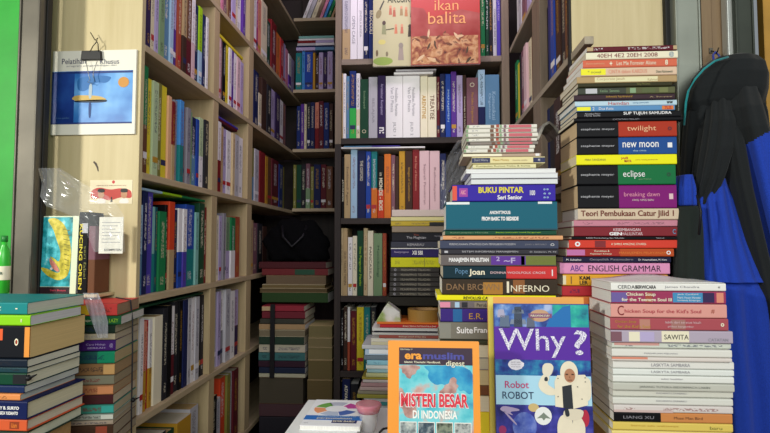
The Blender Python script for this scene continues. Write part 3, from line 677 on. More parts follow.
# ---- lower right pile
LR = 'low front right pile'
white = dict(pc='e6e6e2')
def W_(**k): d = dict(pc='e6e6e2'); d.update(k); return d
low = [
 ('white paperback with curling cover on top', 611, 726, 283.2, 291.2, 'e6e4de', W_(t=[('CERDAS', .145, .5, .17, .45, 'charcoal'), ('BERWICARA', .305, .5, .18, .45, 'black', .02), ('James Chandra', .62, .5, .3, .35, 'grey'), ('*', .94, .5, .02, .3, 'black')], dy=.002)),
 ('red and purple patterned book with white title', 611.5, 726, 291.4, 304, '9a3a5c', W_(s=[(0, .14, '6a5a9a'), (.3, .36, 'terracotta'), (.54, .8, '3f8ab8'), (.8, .9, 'dark_purple'), (.92, .98, 'salmon')], t=[('Chicken Soup', .26, .72, .26, .34, 'ivory', .02), ('for the Teenage Soul III', .31, .28, .44, .34, 'ivory', .02), ('Jack Canfield', .67, .75, .18, .16, 'white'), ('Mark Victor Hansen', .68, .5, .2, .16, 'white'), ('Kimberly Kirberger', .68, .26, .2, .16, 'white')])),
 ('salmon pink book with red serif title', 611, 727, 304.2, 318, 'd99a90', W_(t=[('C', .085, .52, .055, .72, 'dark_red'), ('hicken Soup for the Kid\'s Soul', .45, .45, .66, .36, 'b0444c', .01), ('#', .88, .5, .03, .3, 'terracotta')])),
 ('dusty red book with blurred pale lettering', 610.5, 728.5, 318.2, 330.4, 'a85058', W_(s=[(.25, .34, 'b88070', .1, .9), (.52, .64, 'a07068', .1, .9)], t=[('Chicken Soup', .13, .68, .18, .26, 'ochre'), ('for the Kid\'s Soul', .2, .3, .28, .26, 'ochre'), ('lebih dari seratus kisah', .62, .68, .3, .2, 'pale_pink'), ('pilihan bergambar', .6, .3, .22, .2, 'pale_pink'), ('o', .95, .5, .03, .3, 'ivory', .03)])),
 ('lavender book with handwritten white label', 611, 733, 330.6, 343, 'b0a4b4', W_(s=[(0, .09, 'mauve', .1, .9), (.15, .24, 'ivory'), (.24, .36, 'lavender'), (.42, .645, 'ivory', .08, .98)], t=[('SAWITA', .54, .5, .2, .4, 'black'), ('CATATAN', .88, .3, .16, .25, 'grey')])),
 ('whitish book with pink edge in clear wrap', 612, 731, 343.3, 349, 'c8ccc0', W_(s=[(.02, .4, 'c8948c', .5, 1)])),
 ('plain white book, topmost with a small caption', 612, 732, 349.2, 357, 'dcdad2', W_(t=[('PEREMPUAN PEJUANG', .41, .45, .28, .24, 'grey')])),
 ('thin white book with red edge', 612, 732, 357.2, 361.4, 'd8cfc8', W_(s=[(0, .3, 'salmon', .5, 1)])),
 ('thin white book with large pale lettering', 613, 734, 361.6, 369.6, 'dddcd6', W_(t=[('LASKYTA SAMBARA', .48, .5, .32, .42, 'grey')])),
 ('white book with the same lettering, the lower twin', 613, 734, 369.8, 376, 'dcdfda', W_(t=[('LASKYTA SAMBARA', .48, .6, .32, .42, 'grey')])),
 ('thin white book with one grey caption line', 613, 734, 376.2, 383, 'dfe0da', W_(t=[('tukar keahlian', .49, .6, .18, .25, 'grey')])),
 ('pale grey book with long grey capitals', 613, 734.5, 383.2, 391, 'bfbfb4', W_(t=[('JARANG TUTUKA ISIDORMACA LAKIN', .51, .5, .58, .34, '5c6058')])),
 ('grey-white book with short caption', 613, 733, 391.2, 398, 'cccbc0', W_(t=[('KACAMATA DUNIAKU', .49, .6, .25, .25, 'grey')])),
 ('white book with short caption just above pink one', 613, 733, 398.2, 405.2, 'd4d4cc', W_(t=[('KACAMATA DUNIAKU', .49, .6, .25, .25, 'grey')])),
 ('white book with pinkish lower edge', 614, 733, 405.4, 412.6, 'd2cac6', W_(s=[(0, .5, 'c8b0ac', 0, .35)])),
 ('book half black half orange', 614, 732.5, 412.8, 422.6, 'black/c8844c', W_(ink=None, split=.4, t=[('LIANG XU', .21, .5, .26, .3, 'grey'), ('Muse Man Bird', .63, .5, .24, .28, 'brown')])),
 ('yellow book with ochre lettering', 613, 733, 422.8, 431, 'd8c060', W_(t=[('Semua ada waktunya', .35, .6, .4, .25, 'ochre'), ('baru', .86, .5, .1, .4, 'olive')])),
 ('pale yellow book lowest in sight', 612, 733, 431.2, 440, 'e0cf80', W_()),
]
pile(0.935, low, 0.110, LR, 'books in the low front right pile', seed=62)
riser(613, 732, 440.3, 0.937, 0.108)
# curling loose front cover of the topmost white book
LX0 = atY(611.5, 283, .935).x; LW = atY(725, 283, .935).x - LX0
m = MB(); nx, ny = 16, 6; vs = []
for j in range(ny + 1):
    for i in range(nx + 1):
        u, v = i / nx, j / ny
        x = LX0 + LW * u; y = 0.937 + 0.108 * v
        z = atY(660, 283.2, .935).z + 0.0004 + 0.012 * (math.sin(u * math.pi) ** 2) * v ** 1.5 * (0.5 + 0.5 * u)
        vs.append((x, y, z))
fs = [(j * (nx + 1) + i, j * (nx + 1) + i + 1, (j + 1) * (nx + 1) + i + 1, (j + 1) * (nx + 1) + i) for j in range(ny) for i in range(nx)]
m.add(vs, fs)
o = m.build('loose_sheet', flat('e8e6e0', 0.35), smooth=True)
sd = o.modifiers.new('thick', 'SOLIDIFY'); sd.thickness = 0.0006; sd.offset = 1
tag(o, 'curling white sheet lying on top of the low front right pile', 'paper')

# ---- centre pile
CP = 'centre pile'
def mag(y0, y1, pa, pb, n, dark=False):
    st = [(.0, .03, 'charcoal' if dark else 'sage'), (.34, .39, 'brown'), (.42, .46, 'terracotta', .2, 1), (.47, .5, 'sage'), (.53, .56, 'mauve'), (.60, .92, 'c05c66')]
    return (n, pa, pb, y0, y1, 'dcd8cc' if not dark else '8a8078', dict(s=st, ink='grey', D=.12, pc='d8d4c8', name='magazine'))
centre = [
 mag(124.3, 128.3, 467, 537, 'white and red magazine on top'),
 mag(128.5, 132.8, 466, 537, 'white and red magazine, second'),
 mag(133, 137.4, 466, 538, 'white and red magazine, third'),
 mag(137.6, 141.2, 466.5, 537, 'white and red magazine, fourth'),
 mag(141.4, 144.6, 468, 538, 'dark grey magazine in the white and red bundle', True),
 mag(144.8, 148.6, 466, 535, 'white and red magazine under the dark one'),
 mag(148.8, 152.8, 464, 534, 'white and red magazine, lowest of bundle'),
 ('thin brownish magazine', 463, 541, 153, 156.6, 'b09a88', dict(name='magazine', D=.12, s=[(.0, .5, 'ivory', .2, .9), (.93, .98, 'white')])),
 ('cream book with navy ends', 472, 545, 156.8, 163.8, 'e2d6a0', dict(D=.13, s=[(0, .25, 'navy'), (.84, 1, 'navy')], t=[("Don't Worry", .125, .5, .19, .5, 'pale_grey'), ('Make Money', .4, .5, .22, .4, 'ochre'), ('karena usaha', .66, .5, .2, .25, 'tan'), ('*', .92, .5, .03, .4, 'white')])),
 ('thin cream book with small dark lettering', 473, 536, 164, 168.4, 'e0d8a8', dict(D=.13, t=[('Kumpulan Rumus Fisika & Kimia', .48, .5, .86, .5, 'olive')])),
 ('white book, first of three with pages forward', 466, 556, 168.6, 173, 'white', dict(pages=1, pc='e6e6e4')),
 ('white book, second of three with pages forward', 471, 558, 173.2, 178.4, 'pale_grey', dict(pages=1, pc='e2e4e4')),
 ('white book, third of three with pages forward', 471, 558, 178.6, 184, 'pale_grey', dict(pages=1, pc='dde0e0')),
 ('blue-purple encyclopedic book with yellow title', 452.5, 555.5, 184.3, 201.3, '38289c', dict(hard=True, s=[(0, .045, 'd8503c'), (.065, .15, '9a3a98', .28, .8)], t=[('BUKU PINTAR', .475, .68, .44, .36, 'yellow', .035), ('Seri Senior', .56, .24, .24, .26, 'white', .03), ('100', .78, .5, .05, .3, 'white', .02), ('ABC', .105, .55, .05, .25, 'pink', .03), ('o o', .91, .7, .05, .1, 'pale_blue', .03), ('o  o', .92, .45, .07, .1, 'pale_blue', .03), ('o o', .91, .22, .05, .1, 'pale_blue', .03)])),
 ('thick teal book with white taped corners', 446, 557.5, 201.6, 230, '1c5f72', dict(hard=True, s=[(0.005, .215, 'dfe4e2', .91, .995), (.83, .955, 'dfe4e2', .92, .995), (.0, 1, '154a5a', 0, .05)], t=[('ANONYTMOUS:', .49, .62, .19, .12, 'white', .04), ('FROM BASIC TO BEDSIDE', .49, .4, .33, .14, 'white', .05)])),
 ('thin dark green book', 445, 556.5, 230.3, 235.2, '1d4a38', dict(t=[('Keterampilan Menulis', .22, .5, .34, .35, 'sage'), ('Bahasa Indonesia untuk Perguruan', .66, .55, .4, .3, 'lime')])),
 ('thin peach-orange book with pale edge', 443, 563, 235.5, 240, 'd9a070', dict(hard=False, D=.15)),
 ('slate blue book with small white capitals', 440, 558.5, 240.3, 249, '40465c', dict(t=[('PERENCANAAN STRATEGIS DAN PEMASARAN MODERN', .36, .55, .56, .24, 'pale_grey'), ('JOHN S. BERNARD', .81, .5, .18, .22, 'grey'), ('O', .95, .5, .03, .3, 'white')])),
 ('thin charcoal book with spaced white capitals', 441, 558.5, 249.2, 254.6, '35333a', dict(t=[('SISTEM INFORMASI MANAJEMEN', .42, .5, .48, .42, 'pale_grey'), ('D. Setiawan, M. Pd', .87, .5, .22, .3, 'pale_grey')], s=[(.03, .06, 'pale_grey', .3, .7)])),
 ('grey, purple and olive research book', 441, 556, 254.8, 266, '67605f', dict(s=[(.44, .74, '5a2c90'), (.74, 1, '69722c'), (.7, .73, 'b070b8')], t=[('MANAJEMEN PENELITIAN', .245, .5, .35, .48, 'white', .04), ('2', .5, .65, .03, .4, 'lavender', .02), ('~F', .6, .5, .1, .5, 'lavender', .02), ('Prof. Dr. Suharsimi', .87, .5, .16, .2, 'olive')])),
 ('dark teal and red book with script title', 443, 557, 266.2, 279, '16303a/c83838', dict(split=.56, t=[('Pope', .165, .55, .11, .55, 'steel_blue'), ('Joan', .3, .48, .14, .6, 'ivory', .02), ('DONNA WOOLFOLK CROSS', .66, .5, .48, .18, 'pale_pink', .01), ('1', .96, .5, .01, .5, 'white')], ink=None)),
 ('dark brown thriller with large capitals', 442, 557.5, 279.2, 295.2, '3a3026', dict(s=[(.36, .53, 'a8762c', .04, .8), (.62, .72, '8a5628', .1, .96)], t=[('DAN BROWN', .27, .5, .46, .4, '8a6a48'), ('I', .575, .5, .02, .72, 'ivory'), ('NFERNO', .765, .42, .33, .4, 'ivory')])),
 ('bright yellow book with black capitals', 437, 556, 295.4, 301, 'e8e020', dict(t=[('REVOLUSI CARA', .35, .5, .25, .55, 'black', .02)])),
 ('thin patchwork book of pink and grey', 440, 556, 301.2, 308.8, '70686a', dict(s=[(0, .09, 'pink'), (.13, .17, 'pale_blue'), (.19, .24, 'charcoal'), (.3, .55, '8a8070')], t=[('Perubahan', .4, .5, .16, .45, 'black')])),
 ('purple book with thin tall letters', 440.5, 556, 309, 322.3, '3c2a78', dict(s=[(.11, .19, '1e6098', .02, .98)], t=[('E.R.', .31, .45, .12, .45, 'ochre')], ink=None)),
 ('grey book with rounded white title', 439.5, 556, 322.5, 340, '77746a', dict(hard=True, s=[(.0, .1, '85857c')], t=[('Suite', .22, .55, .14, .38, 'white', .02), ('Française', .42, .53, .24, .4, 'white', .02)], ink=None)),
 ('thin dark olive book under the grey one', 440, 556, 340.3, 345, '3c4030', {}),
 ('cream book, fore-edge forward, under the olive one', 441, 556, 345.3, 358, 'cream', dict(pages=1, pc='cfc8b0')),
 ('grey book, fore-edge forward', 441, 556, 358.3, 370, 'grey', dict(pages=1, pc='b8b29c')),
 ('beige book, fore-edge forward', 441, 556, 370.3, 386, 'tan', dict(pages=1, pc='c2b48c')),
 ('brown book low behind the orange cover', 441, 556, 386.3, 396, 'brown', {}),
 ('pale book low behind the orange cover', 441, 556, 396.3, 412, 'cream', dict(pages=1, pc='d0cab4')),
 ('yellow book lowest behind the orange cover', 441, 556, 412.3, 436, 'yellow', dict(ink=None)),
]
pile(1.05, centre, 0.142, CP, 'books in the centre pile', seed=63)
riser(442, 555, 436.3, 1.052, 0.128)

# ---- left front pile
LF = 'left front pile'
def lf(desc, px1, yt, yb, c, **k):
    k.setdefault('L', .17); return (desc, -100, px1, yt, yb, c, k)
left1 = [
 lf('teal book on top', 27, 302.2, 314.2, '1c7f80', D=.15, L=.19, pc='c8c9bc', t=[('Z', .74, .5, .03, .3, 'ivory'), ('-', .9, .5, .02, .1, 'ivory', .05)], ink=None),
 lf('lime green book', 30, 314.5, 325, '86c81e', D=.135, L=.19, pc='c9cbcc', t=[('E', .92, .5, .012, .3, 'ivory', .03)], ink=None),
 lf('thick black book with orange edge', 29, 325.3, 358, '14161c', D=.15, L=.2, pc='d3ba82', s=[(.955, 1.0, 'e0903c', 0, 1), (.66, .76, 'dc5a2c', .55, .9), (.66, .72, '2a5c64', .1, .45)], t=[('O', .885, .5, .035, .22, 'ivory', .03), ('i', .885, .5, .008, .14, 'orange_red', .03)], ink=None),
 lf('dark blue-black book under the thick one', 27, 358.3, 366.4, '15202e', pc='c6c8b8', D=.135),
 lf('dark teal book', 27, 366.6, 372.6, '1c3c44', pc='c8cab8', D=.135),
 lf('dark green book', 26, 372.8, 385, '12422e', pc='cfd0ba', D=.14, s=[(.86, 1, '16181c')], ink=None),
 lf('navy book above the white and orange one', 24, 385.2, 392.8, '1a2a50', pc='b8beb8', D=.14),
 lf('thin white and orange book', 20, 393, 399.6, 'dcd8cc/d88a50', pc='b9bfb8', D=.14, s=[(.0, .7, 'ivory')], split=.72),
 lf('navy book with white bold lettering', 26.5, 399.8, 418.2, '141e4c', pc='c9c6aa', D=.15, t=[('MARY B. SURYO', .78, .64, .28, .18, 'white', .04), ('FRANSISCA YUDIANTO', .78, .36, .26, .18, 'white', .04)], hard=True),
 lf('orange-red book', 26.5, 418.5, 430.5, 'cc5a34', pc='ccc8b4', D=.15, s=[(.82, .92, '8c3a1c', .2, .8)], t=[('Uum', .87, .5, .06, .4, 'orange', .03)], hard=True),
 lf('dark green book lowest in sight', 27, 430.8, 443, '1d3328', pc='c8cfba', D=.15, hard=True),
]
pile(0.85, left1, 0.14, LF, 'books in the left front pile', rz=0.0, align='R', seed=64)
A = atY(24, 444, .85); part(tb, 'riser', A.x - .15, A.x - 0.004, .857, .975, Z(TAB) + .0003, A.z - .003, PLY)
# ---- second left pile
L2 = 'second left pile'
left2 = [
 lf('red book with yellow end on top', 117, 303, 314.6, 'cc4440', pc='a88c70', D=.13, s=[(.0, .66, 'd8b428')], L=.16),
 lf('green book with lime lettering', 121, 314.8, 323.6, '1c5a34', pc='cfcfc8', D=.14, t=[('Belajar Efektif', .68, .5, .22, .3, 'ivory'), ('LAZY', .92, .5, .1, .4, 'lime')], L=.18),
 lf('dark green-black book', 115, 323.8, 332, '1f3026', pc='b0a890', D=.13),
 lf('cream book with small grey lettering', 115, 332.2, 338.6, 'b4a88c', pc='bab09a', D=.13, t=[('LIMITLESS', .68, .5, .25, .4, 'grey')]),
 lf('purple book with white lettering', 115.5, 338.8, 349.6, '43206c', pc='bcb49c', D=.13, t=[('Cara Hidup', .77, .6, .22, .22, 'lavender'), ('BERKAH', .78, .3, .2, .15, 'lavender'), ('@', .95, .5, .04, .4, 'lavender')]),
 lf('green and dark teal book', 114.5, 349.8, 361.6, '20504c/1c8c64', pc='b8a880', D=.13, split=.8),
 lf('brown book with tan end', 114.5, 361.8, 373.6, '8a6844', pc='a8906c', D=.13, s=[(.87, 1, 'd0a468')]),
 lf('grey book with olive lettering', 114, 373.8, 382.8, '82806c', pc='a09478', D=.13),
 lf('salmon-brown book', 113, 383, 392.4, 'b07850', pc='a89474', D=.13, s=[(.82, 1, 'd89060')]),
 lf('dark maroon book with tan letters', 113, 392.6, 402, '4c2428', pc='c8bea4', D=.13),
 lf('teal-green book', 113.5, 402.2, 411, '3c8c7c', pc='b8b094', D=.13, s=[(.86, 1, '3cb0a4')]),
 lf('pale grey book', 113, 411.2, 417, 'a8b0a4', pc='a8a088', D=.13, s=[(.86, 1, 'e0e4d8')]),
 lf('thin beige book', 113, 417.2, 421.6, 'b0a08c', pc='a8a088', D=.13),
 lf('dark brown book near the bottom', 113, 421.8, 433.5, '4a3426', pc='a09884', D=.13, s=[(.8, .93, 'terracotta')]),
 lf('brown book lowest in sight', 113, 433.7, 443, '6a4c38', pc='a09884', D=.13),
]
pile(1.05, left2, 0.13, L2, 'books in the second left pile', rz=math.radians(10), align='R', seed=65)
A = atY(113, 444, 1.05); part(tb, 'riser', A.x - .14, A.x - .03, 1.06, 1.15, Z(TAB) + .0003, A.z - .003, PLY)

# ---- pile in front of the central bookcase
K1 = 'pile before the central bookcase'
k1 = [
 ('pale pinkish book on top', 392, 448, 209.6, 216.6, 'c8b8b0', dict(D=.13, ink=None)),
 ('thin yellow and white book', 391, 446, 216.8, 221, 'd0c890', dict(D=.13, ink=None)),
 ('thin ochre-yellow book', 391, 446, 221.2, 226, 'b8a038', dict(D=.13, s=[(.7, 1, 'black', 0, .8)])),
 ('grey-beige book', 392, 446, 226.2, 232.4, '8a7c6c', dict(D=.13, ink=None)),
 ('black book with two small title lines', 392, 446, 232.6, 241.4, '222228', dict(t=[('The', .45, .75, .1, .2, 'terracotta'), ('The Magician', .45, .4, .36, .36, 'pale_grey'), ('Raymond', .86, .6, .14, .2, 'grey')], D=.13)),
 ('dark slate book with white marks', 391, 446, 241.6, 247.6, '3a3c48', dict(t=[('KEMARAU', .45, .5, .3, .4, 'pale_grey')], D=.13, s=[(.9, 1, 'pale_grey')])),
 ('purple book with white bold letters', 391, 444, 248, 257.4, '30285c', dict(t=[('XII SBI', .5, .5, .2, .45, 'white', .03), ('Kewarganegaraan', .2, .55, .28, .25, 'lavender')], s=[(0, 1, 'white', .9, 1)], D=.13)),
 ('bright yellow book', 391, 440, 257.6, 267.4, 'c8c826', dict(ink='olive', s=[(.68, .69, 'olive')], D=.13)),
] + [(f'{o_} of the six identical dark grey books', 390.5 - .2 * i, 439, 267.6 + 4.85 * i, 267.6 + 4.85 * (i + 1) - .3, '3c3a38',
      dict(t=[('MUHAMMAD TELADAN', .52, .5, .6, .5, '9a9484'), ('o', .1, .5, .05, .6, 'grey', .03)], D=.13)) for i, o_ in enumerate(['topmost', 'second', 'third', 'fourth', 'fifth', 'lowest'])]
k1 += [('wide black book under the six dark grey ones', 386, 448, 297.2, 306.2, '26241f', dict(ink=None, D=.14))]
pile(1.82, k1, 0.13, K1, 'books piled before the central bookcase', seed=66)

# ---- lower pile in front of the central bookcase
K2 = 'low pile under the tape roll'
k2 = [
 ('orange thin booklet', 377, 446, 322.4, 324.4, 'orange', dict(ink=None)),
 ('red booklet with white lettering', 380, 446, 324.6, 328, 'c03038', dict(t=[('BUKU SISWA MATEMATIKA SMA', .6, .5, .5, .5, 'ivory')])),
 ('white booklet right under the red one', 372, 446, 328.2, 331, 'white', dict(pages=1, pc='c8c8c4')),
 ('thin charcoal booklet', 374, 446, 331.2, 332.6, 'charcoal', dict(ink=None)),
 ('grey-white booklet', 372, 446, 332.8, 335, 'pale_grey', dict(pages=1, pc='c0bfb8')),
 ('brown booklet with pale lettering', 379, 446, 335.2, 338.6, '9a5248', dict(t=[('Biologi untuk kelas dua', .5, .5, .4, .5, 'ivory')])),
 ('white booklet, pages forward, under the brown one', 371, 446, 338.8, 342, 'white', dict(pages=1, pc='d4d0c0')),
 ('cream booklet, pages forward', 371, 446, 342.2, 345.4, 'cream', dict(pages=1, pc='cfc9ac')),
 ('wide pale grey folder', 362, 446, 345.6, 349.6, 'b9bcc0', dict(ink=None, D=.2)),
 ('white and blue booklet', 365, 446, 349.8, 356, 'a8bcd0', dict(s=[(.05, .4, 'e4e8ec', .3, 1)], ink='steel_blue')),
 ('grey booklet with bluish spine', 364, 446, 356.2, 360.6, '6a7884', dict(ink=None)),
 ('pale blue booklet above the white one', 367, 446, 360.8, 365.6, '8cc0d0', dict(ink='steel_blue')),
 ('white booklet amid pale blue ones', 366, 446, 365.8, 369.6, 'd8dcd8', dict(ink=None)),
 ('pale blue booklet under the white one', 367, 446, 369.8, 373.6, 'a0c4cc', dict(ink=None)),
 ('cream-yellow booklet', 366, 446, 373.8, 377.6, 'c8c890', dict(ink=None)),
 ('olive booklet', 362, 446, 377.8, 380.2, 'b0a040', dict(ink=None)),
 ('white booklet above the pink ones', 363, 446, 380.4, 383.6, 'd8ccc8', dict(ink=None)),
 ('pink booklet', 361, 446, 383.8, 387.6, 'c09898', dict(ink=None)),
 ('pale pink booklet', 360, 446, 387.8, 391.4, 'c8b0a8', dict(ink=None)),
 ('grey-beige booklet', 358, 446, 391.6, 395, 'a09880', dict(ink=None)),
 ('yellow-olive booklet', 357, 446, 395.2, 399.2, 'a8a048', dict(ink=None)),
 ('white booklet, pages forward, above teal one', 364, 446, 399.4, 402.4, 'white', dict(pages=1, pc='d0d4d0')),
 ('teal booklet', 362, 446, 402.6, 406.4, '4c9c98', dict(ink=None)),
 ('white booklet, pages forward, below teal one', 366, 446, 406.6, 411, 'white', dict(pages=1, pc='ccd2ce')),
 ('pale teal booklet', 362, 446, 411.2, 416, '80b4b0', dict(ink=None)),
 ('grey booklet low in the pile', 360, 446, 416.2, 422, '989c98', dict(ink=None)),
 ('white booklet low in the pile', 362, 446, 422.2, 428, 'd0d0cc', dict(ink=None)),
 ('ochre booklet lowest in sight', 360, 446, 428.2, 434, 'ochre', dict(ink=None)),
]
pile(1.74, k2, 0.17, K2, 'booklets in the low pile under the tape roll', seed=67, name='booklet')
zb = atY(400, 434.2, 1.74).z
bn = thing('wooden_bench', (0.0, 1.84, 0), 'low rough wooden bench under the booklets in mid stall', 'bench')
m_ = atY(355, 434, 1.74).x
part(bn, 'seat', m_ - 0.02, 0.16, 1.73, 1.955, zb - 0.025, zb - 0.0005, GREYW)
for x in (m_, 0.12):
    part(bn, 'leg', x, x + 0.03, 1.75, 1.94, 0, zb - 0.0255, GREYW)

# ---- dark corner: pile on the low back shelf, two piles before it
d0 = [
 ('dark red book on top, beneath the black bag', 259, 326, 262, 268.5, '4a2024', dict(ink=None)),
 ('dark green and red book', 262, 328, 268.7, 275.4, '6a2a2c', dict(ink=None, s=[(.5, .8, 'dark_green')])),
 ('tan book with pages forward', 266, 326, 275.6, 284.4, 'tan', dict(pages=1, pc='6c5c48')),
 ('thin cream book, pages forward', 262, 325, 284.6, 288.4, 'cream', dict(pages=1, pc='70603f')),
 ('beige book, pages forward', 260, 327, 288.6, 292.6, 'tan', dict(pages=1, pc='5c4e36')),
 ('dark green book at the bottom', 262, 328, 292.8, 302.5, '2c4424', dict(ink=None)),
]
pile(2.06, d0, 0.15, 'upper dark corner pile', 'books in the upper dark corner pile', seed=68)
d1 = [
 ('red and tan book on top', 262, 304, 306, 311.5, '8c2c38', dict(ink=None, s=[(.0, .3, 'tan')])),
 ('dark red book under the topmost', 262, 305, 311.8, 318.6, '6c2630', dict(ink=None)),
 ('dark green-grey book', 260, 304, 318.9, 324, '3c3c34', dict(ink=None)),
 ('tan book with pale edge', 259, 305, 324.3, 329.6, 'a08460', dict(ink=None)),
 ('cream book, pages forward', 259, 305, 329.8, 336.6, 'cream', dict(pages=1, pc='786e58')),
 ('dark green book', 259, 304, 336.9, 344.6, '2a3c30', dict(ink=None)),
 ('cream lettered book', 259, 305, 344.9, 352.8, 'b4ac98', dict()),
 ('teal and cream book', 258.5, 305, 353, 361, '3c6868', dict()),
 ('dark maroon book', 258.5, 305, 361.2, 367.4, '34202c', dict(ink=None)),
 ('navy book', 259, 305, 367.6, 373.4, '20283c', dict(ink=None)),
 ('thin cream book', 259, 305, 373.6, 377.6, 'a8a48c', dict(ink=None)),
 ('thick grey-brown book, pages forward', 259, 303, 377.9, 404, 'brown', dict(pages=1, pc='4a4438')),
 ('mauve-brown book', 259, 304, 404.4, 417, '4a3438', dict(ink=None)),
 ('dark book lowest in sight', 259, 305, 417.4, 434, '28262c', dict(ink=None)),
 ('dark blue book down by the floor', 259, 305, 434.4, 464.0, '20263a', dict(ink=None)),
]
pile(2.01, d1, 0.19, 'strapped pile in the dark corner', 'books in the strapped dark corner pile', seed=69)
d2 = [
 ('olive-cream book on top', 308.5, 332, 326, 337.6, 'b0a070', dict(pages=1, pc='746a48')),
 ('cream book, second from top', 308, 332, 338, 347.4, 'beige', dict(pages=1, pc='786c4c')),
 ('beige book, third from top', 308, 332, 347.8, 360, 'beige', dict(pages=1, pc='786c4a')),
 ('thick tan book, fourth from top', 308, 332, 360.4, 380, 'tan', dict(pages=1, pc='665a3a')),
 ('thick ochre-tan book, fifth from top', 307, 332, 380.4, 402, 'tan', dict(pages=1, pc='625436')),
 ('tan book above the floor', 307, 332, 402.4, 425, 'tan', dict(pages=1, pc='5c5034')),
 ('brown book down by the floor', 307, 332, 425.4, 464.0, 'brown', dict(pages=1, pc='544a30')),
]
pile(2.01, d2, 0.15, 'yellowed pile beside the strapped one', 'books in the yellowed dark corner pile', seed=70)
pl = thing('wooden_pallet', (-0.50, 2.1, 0), 'dark wooden pallet under the corner piles', 'pallet')
z0_ = atY(290, 464.0, 2.01).z
if z0_ > 0.004:
    A_, B_ = atY(256, 464, 2.01).x, atY(331, 464, 2.01).x
    part(pl, 'deck', A_, B_, 2.005, 2.19, 0.0, z0_ - 0.001, DARKW)
# black strap round the strapped pile
sx0, sx1 = atY(270, 340, 2.0).x, atY(274.5, 340, 2.0).x
m = MB(); m.box(sx0, sx1, 1.999, 2.0045, atY(280, 378, 2.0).z, atY(280, 304.5, 2.0).z)
tag(m.build('strap', flat('black')), 'black strap hanging down over the dark corner book pile', 'strap')

# flat books lying across the tops of shelved rows
def flat_at(side, a, b, z, T, D, c, label, y0=None):
    c1, c2 = (c.split('/') + [None])[:2]
    if c2: c1, c2 = c2, c1
    if side == 'L':
        make_book(T, b - a, D, book_mat(c1, c2, None), PWH, label, None, (XL - 0.014, a, Z(z) + T / 2), (0, math.pi / 2, math.pi / 2))
    else:
        make_book(T, b - a, D, book_mat(c1, c2, None), PWH, label, None, (a, side, Z(z) + T / 2), (0, math.pi / 2, 0))
flat_at('L', 1.215, 1.44, -0.127 + 0.2562, 0.007, 0.15, 'pale_blue/lime', 'thin pale blue and lime booklet lying on top of fourth shelf books, near left bay')
flat_at('L', 1.443, 1.60, -0.127 + 0.2562, 0.007, 0.15, 'green', 'thin green booklet lying on the fourth shelf books, near left bay')
flat_at('L', 1.69, 1.93, 0.483 + 0.2205, 0.012, 0.15, 'yellow', 'yellow book lying across the second shelf books, middle left bay')
flat_at('L', 1.69, 1.88, 0.172 + 0.2405, 0.010, 0.14, 'maroon', 'maroon book lying across the third shelf books, middle left bay')
flat_at('L', 1.695, 1.89, 0.172 + 0.2510, 0.008, 0.14, 'violet', 'violet booklet lying on the maroon one, middle left bay')
flat_at('L', 1.22, 1.60, -0.415 + 0.2555, 0.006, 0.15, 'dark_green', 'dark green folder lying across the fifth shelf books, near left bay')
bx = atY(296, 40, YB).x; bx2 = atY(335, 40, YB).x
zb_ = 0.806 + 0.2105
for i, (c, T, l) in enumerate((('lavender/steel_blue', .018, 'lavender and blue book lying lowest on the top back shelf books'),
                               ('navy', .008, 'navy book lying second on the top back shelf books'),
                               ('pale_grey/white', .014, 'pale grey book lying third on the top back shelf books'),
                               ('dark_red/lavender', .014, 'red and lavender book lying fourth on the top back shelf books'),
                               ('white', .010, 'white book lying fifth on the top back shelf books'),
                               ('pale_teal', .014, 'pale teal book lying topmost on the top back shelf books'))):
    flat_at(YB + .006, bx + .003 * i, bx2 - .006 - .002 * (i % 2), zb_, T - .0004, .14, c, l); zb_ += T
flat_at(YC + 0.004, atY(341, 148, YC).x, atY(425, 148, YC).x, 0.096 + 0.2705, 0.006, 0.15, 'white', 'white booklet lying across the third shelf of the central bookcase')
flat_at(YC + 0.002, atY(341, 148, YC).x + .01, atY(400, 148, YC).x, 0.096 + 0.2768, 0.004, 0.15, 'steel_blue/violet', 'thin blue booklet lying on the white one, central bookcase third shelf')
flat_at(YC - 0.004, atY(394, 70, YC).x, atY(433, 70, YC).x, 0.407 + 0.2463, 0.009, 0.15, 'white', 'white booklet lying on the twin white books, central bookcase')
flat_at(YC - 0.016, atY(396, 66, YC).x, atY(436, 66, YC).x, 0.407 + 0.2556, 0.006, 0.15, 'pale_grey', 'grey booklet lying on the white booklet above the twin white books')

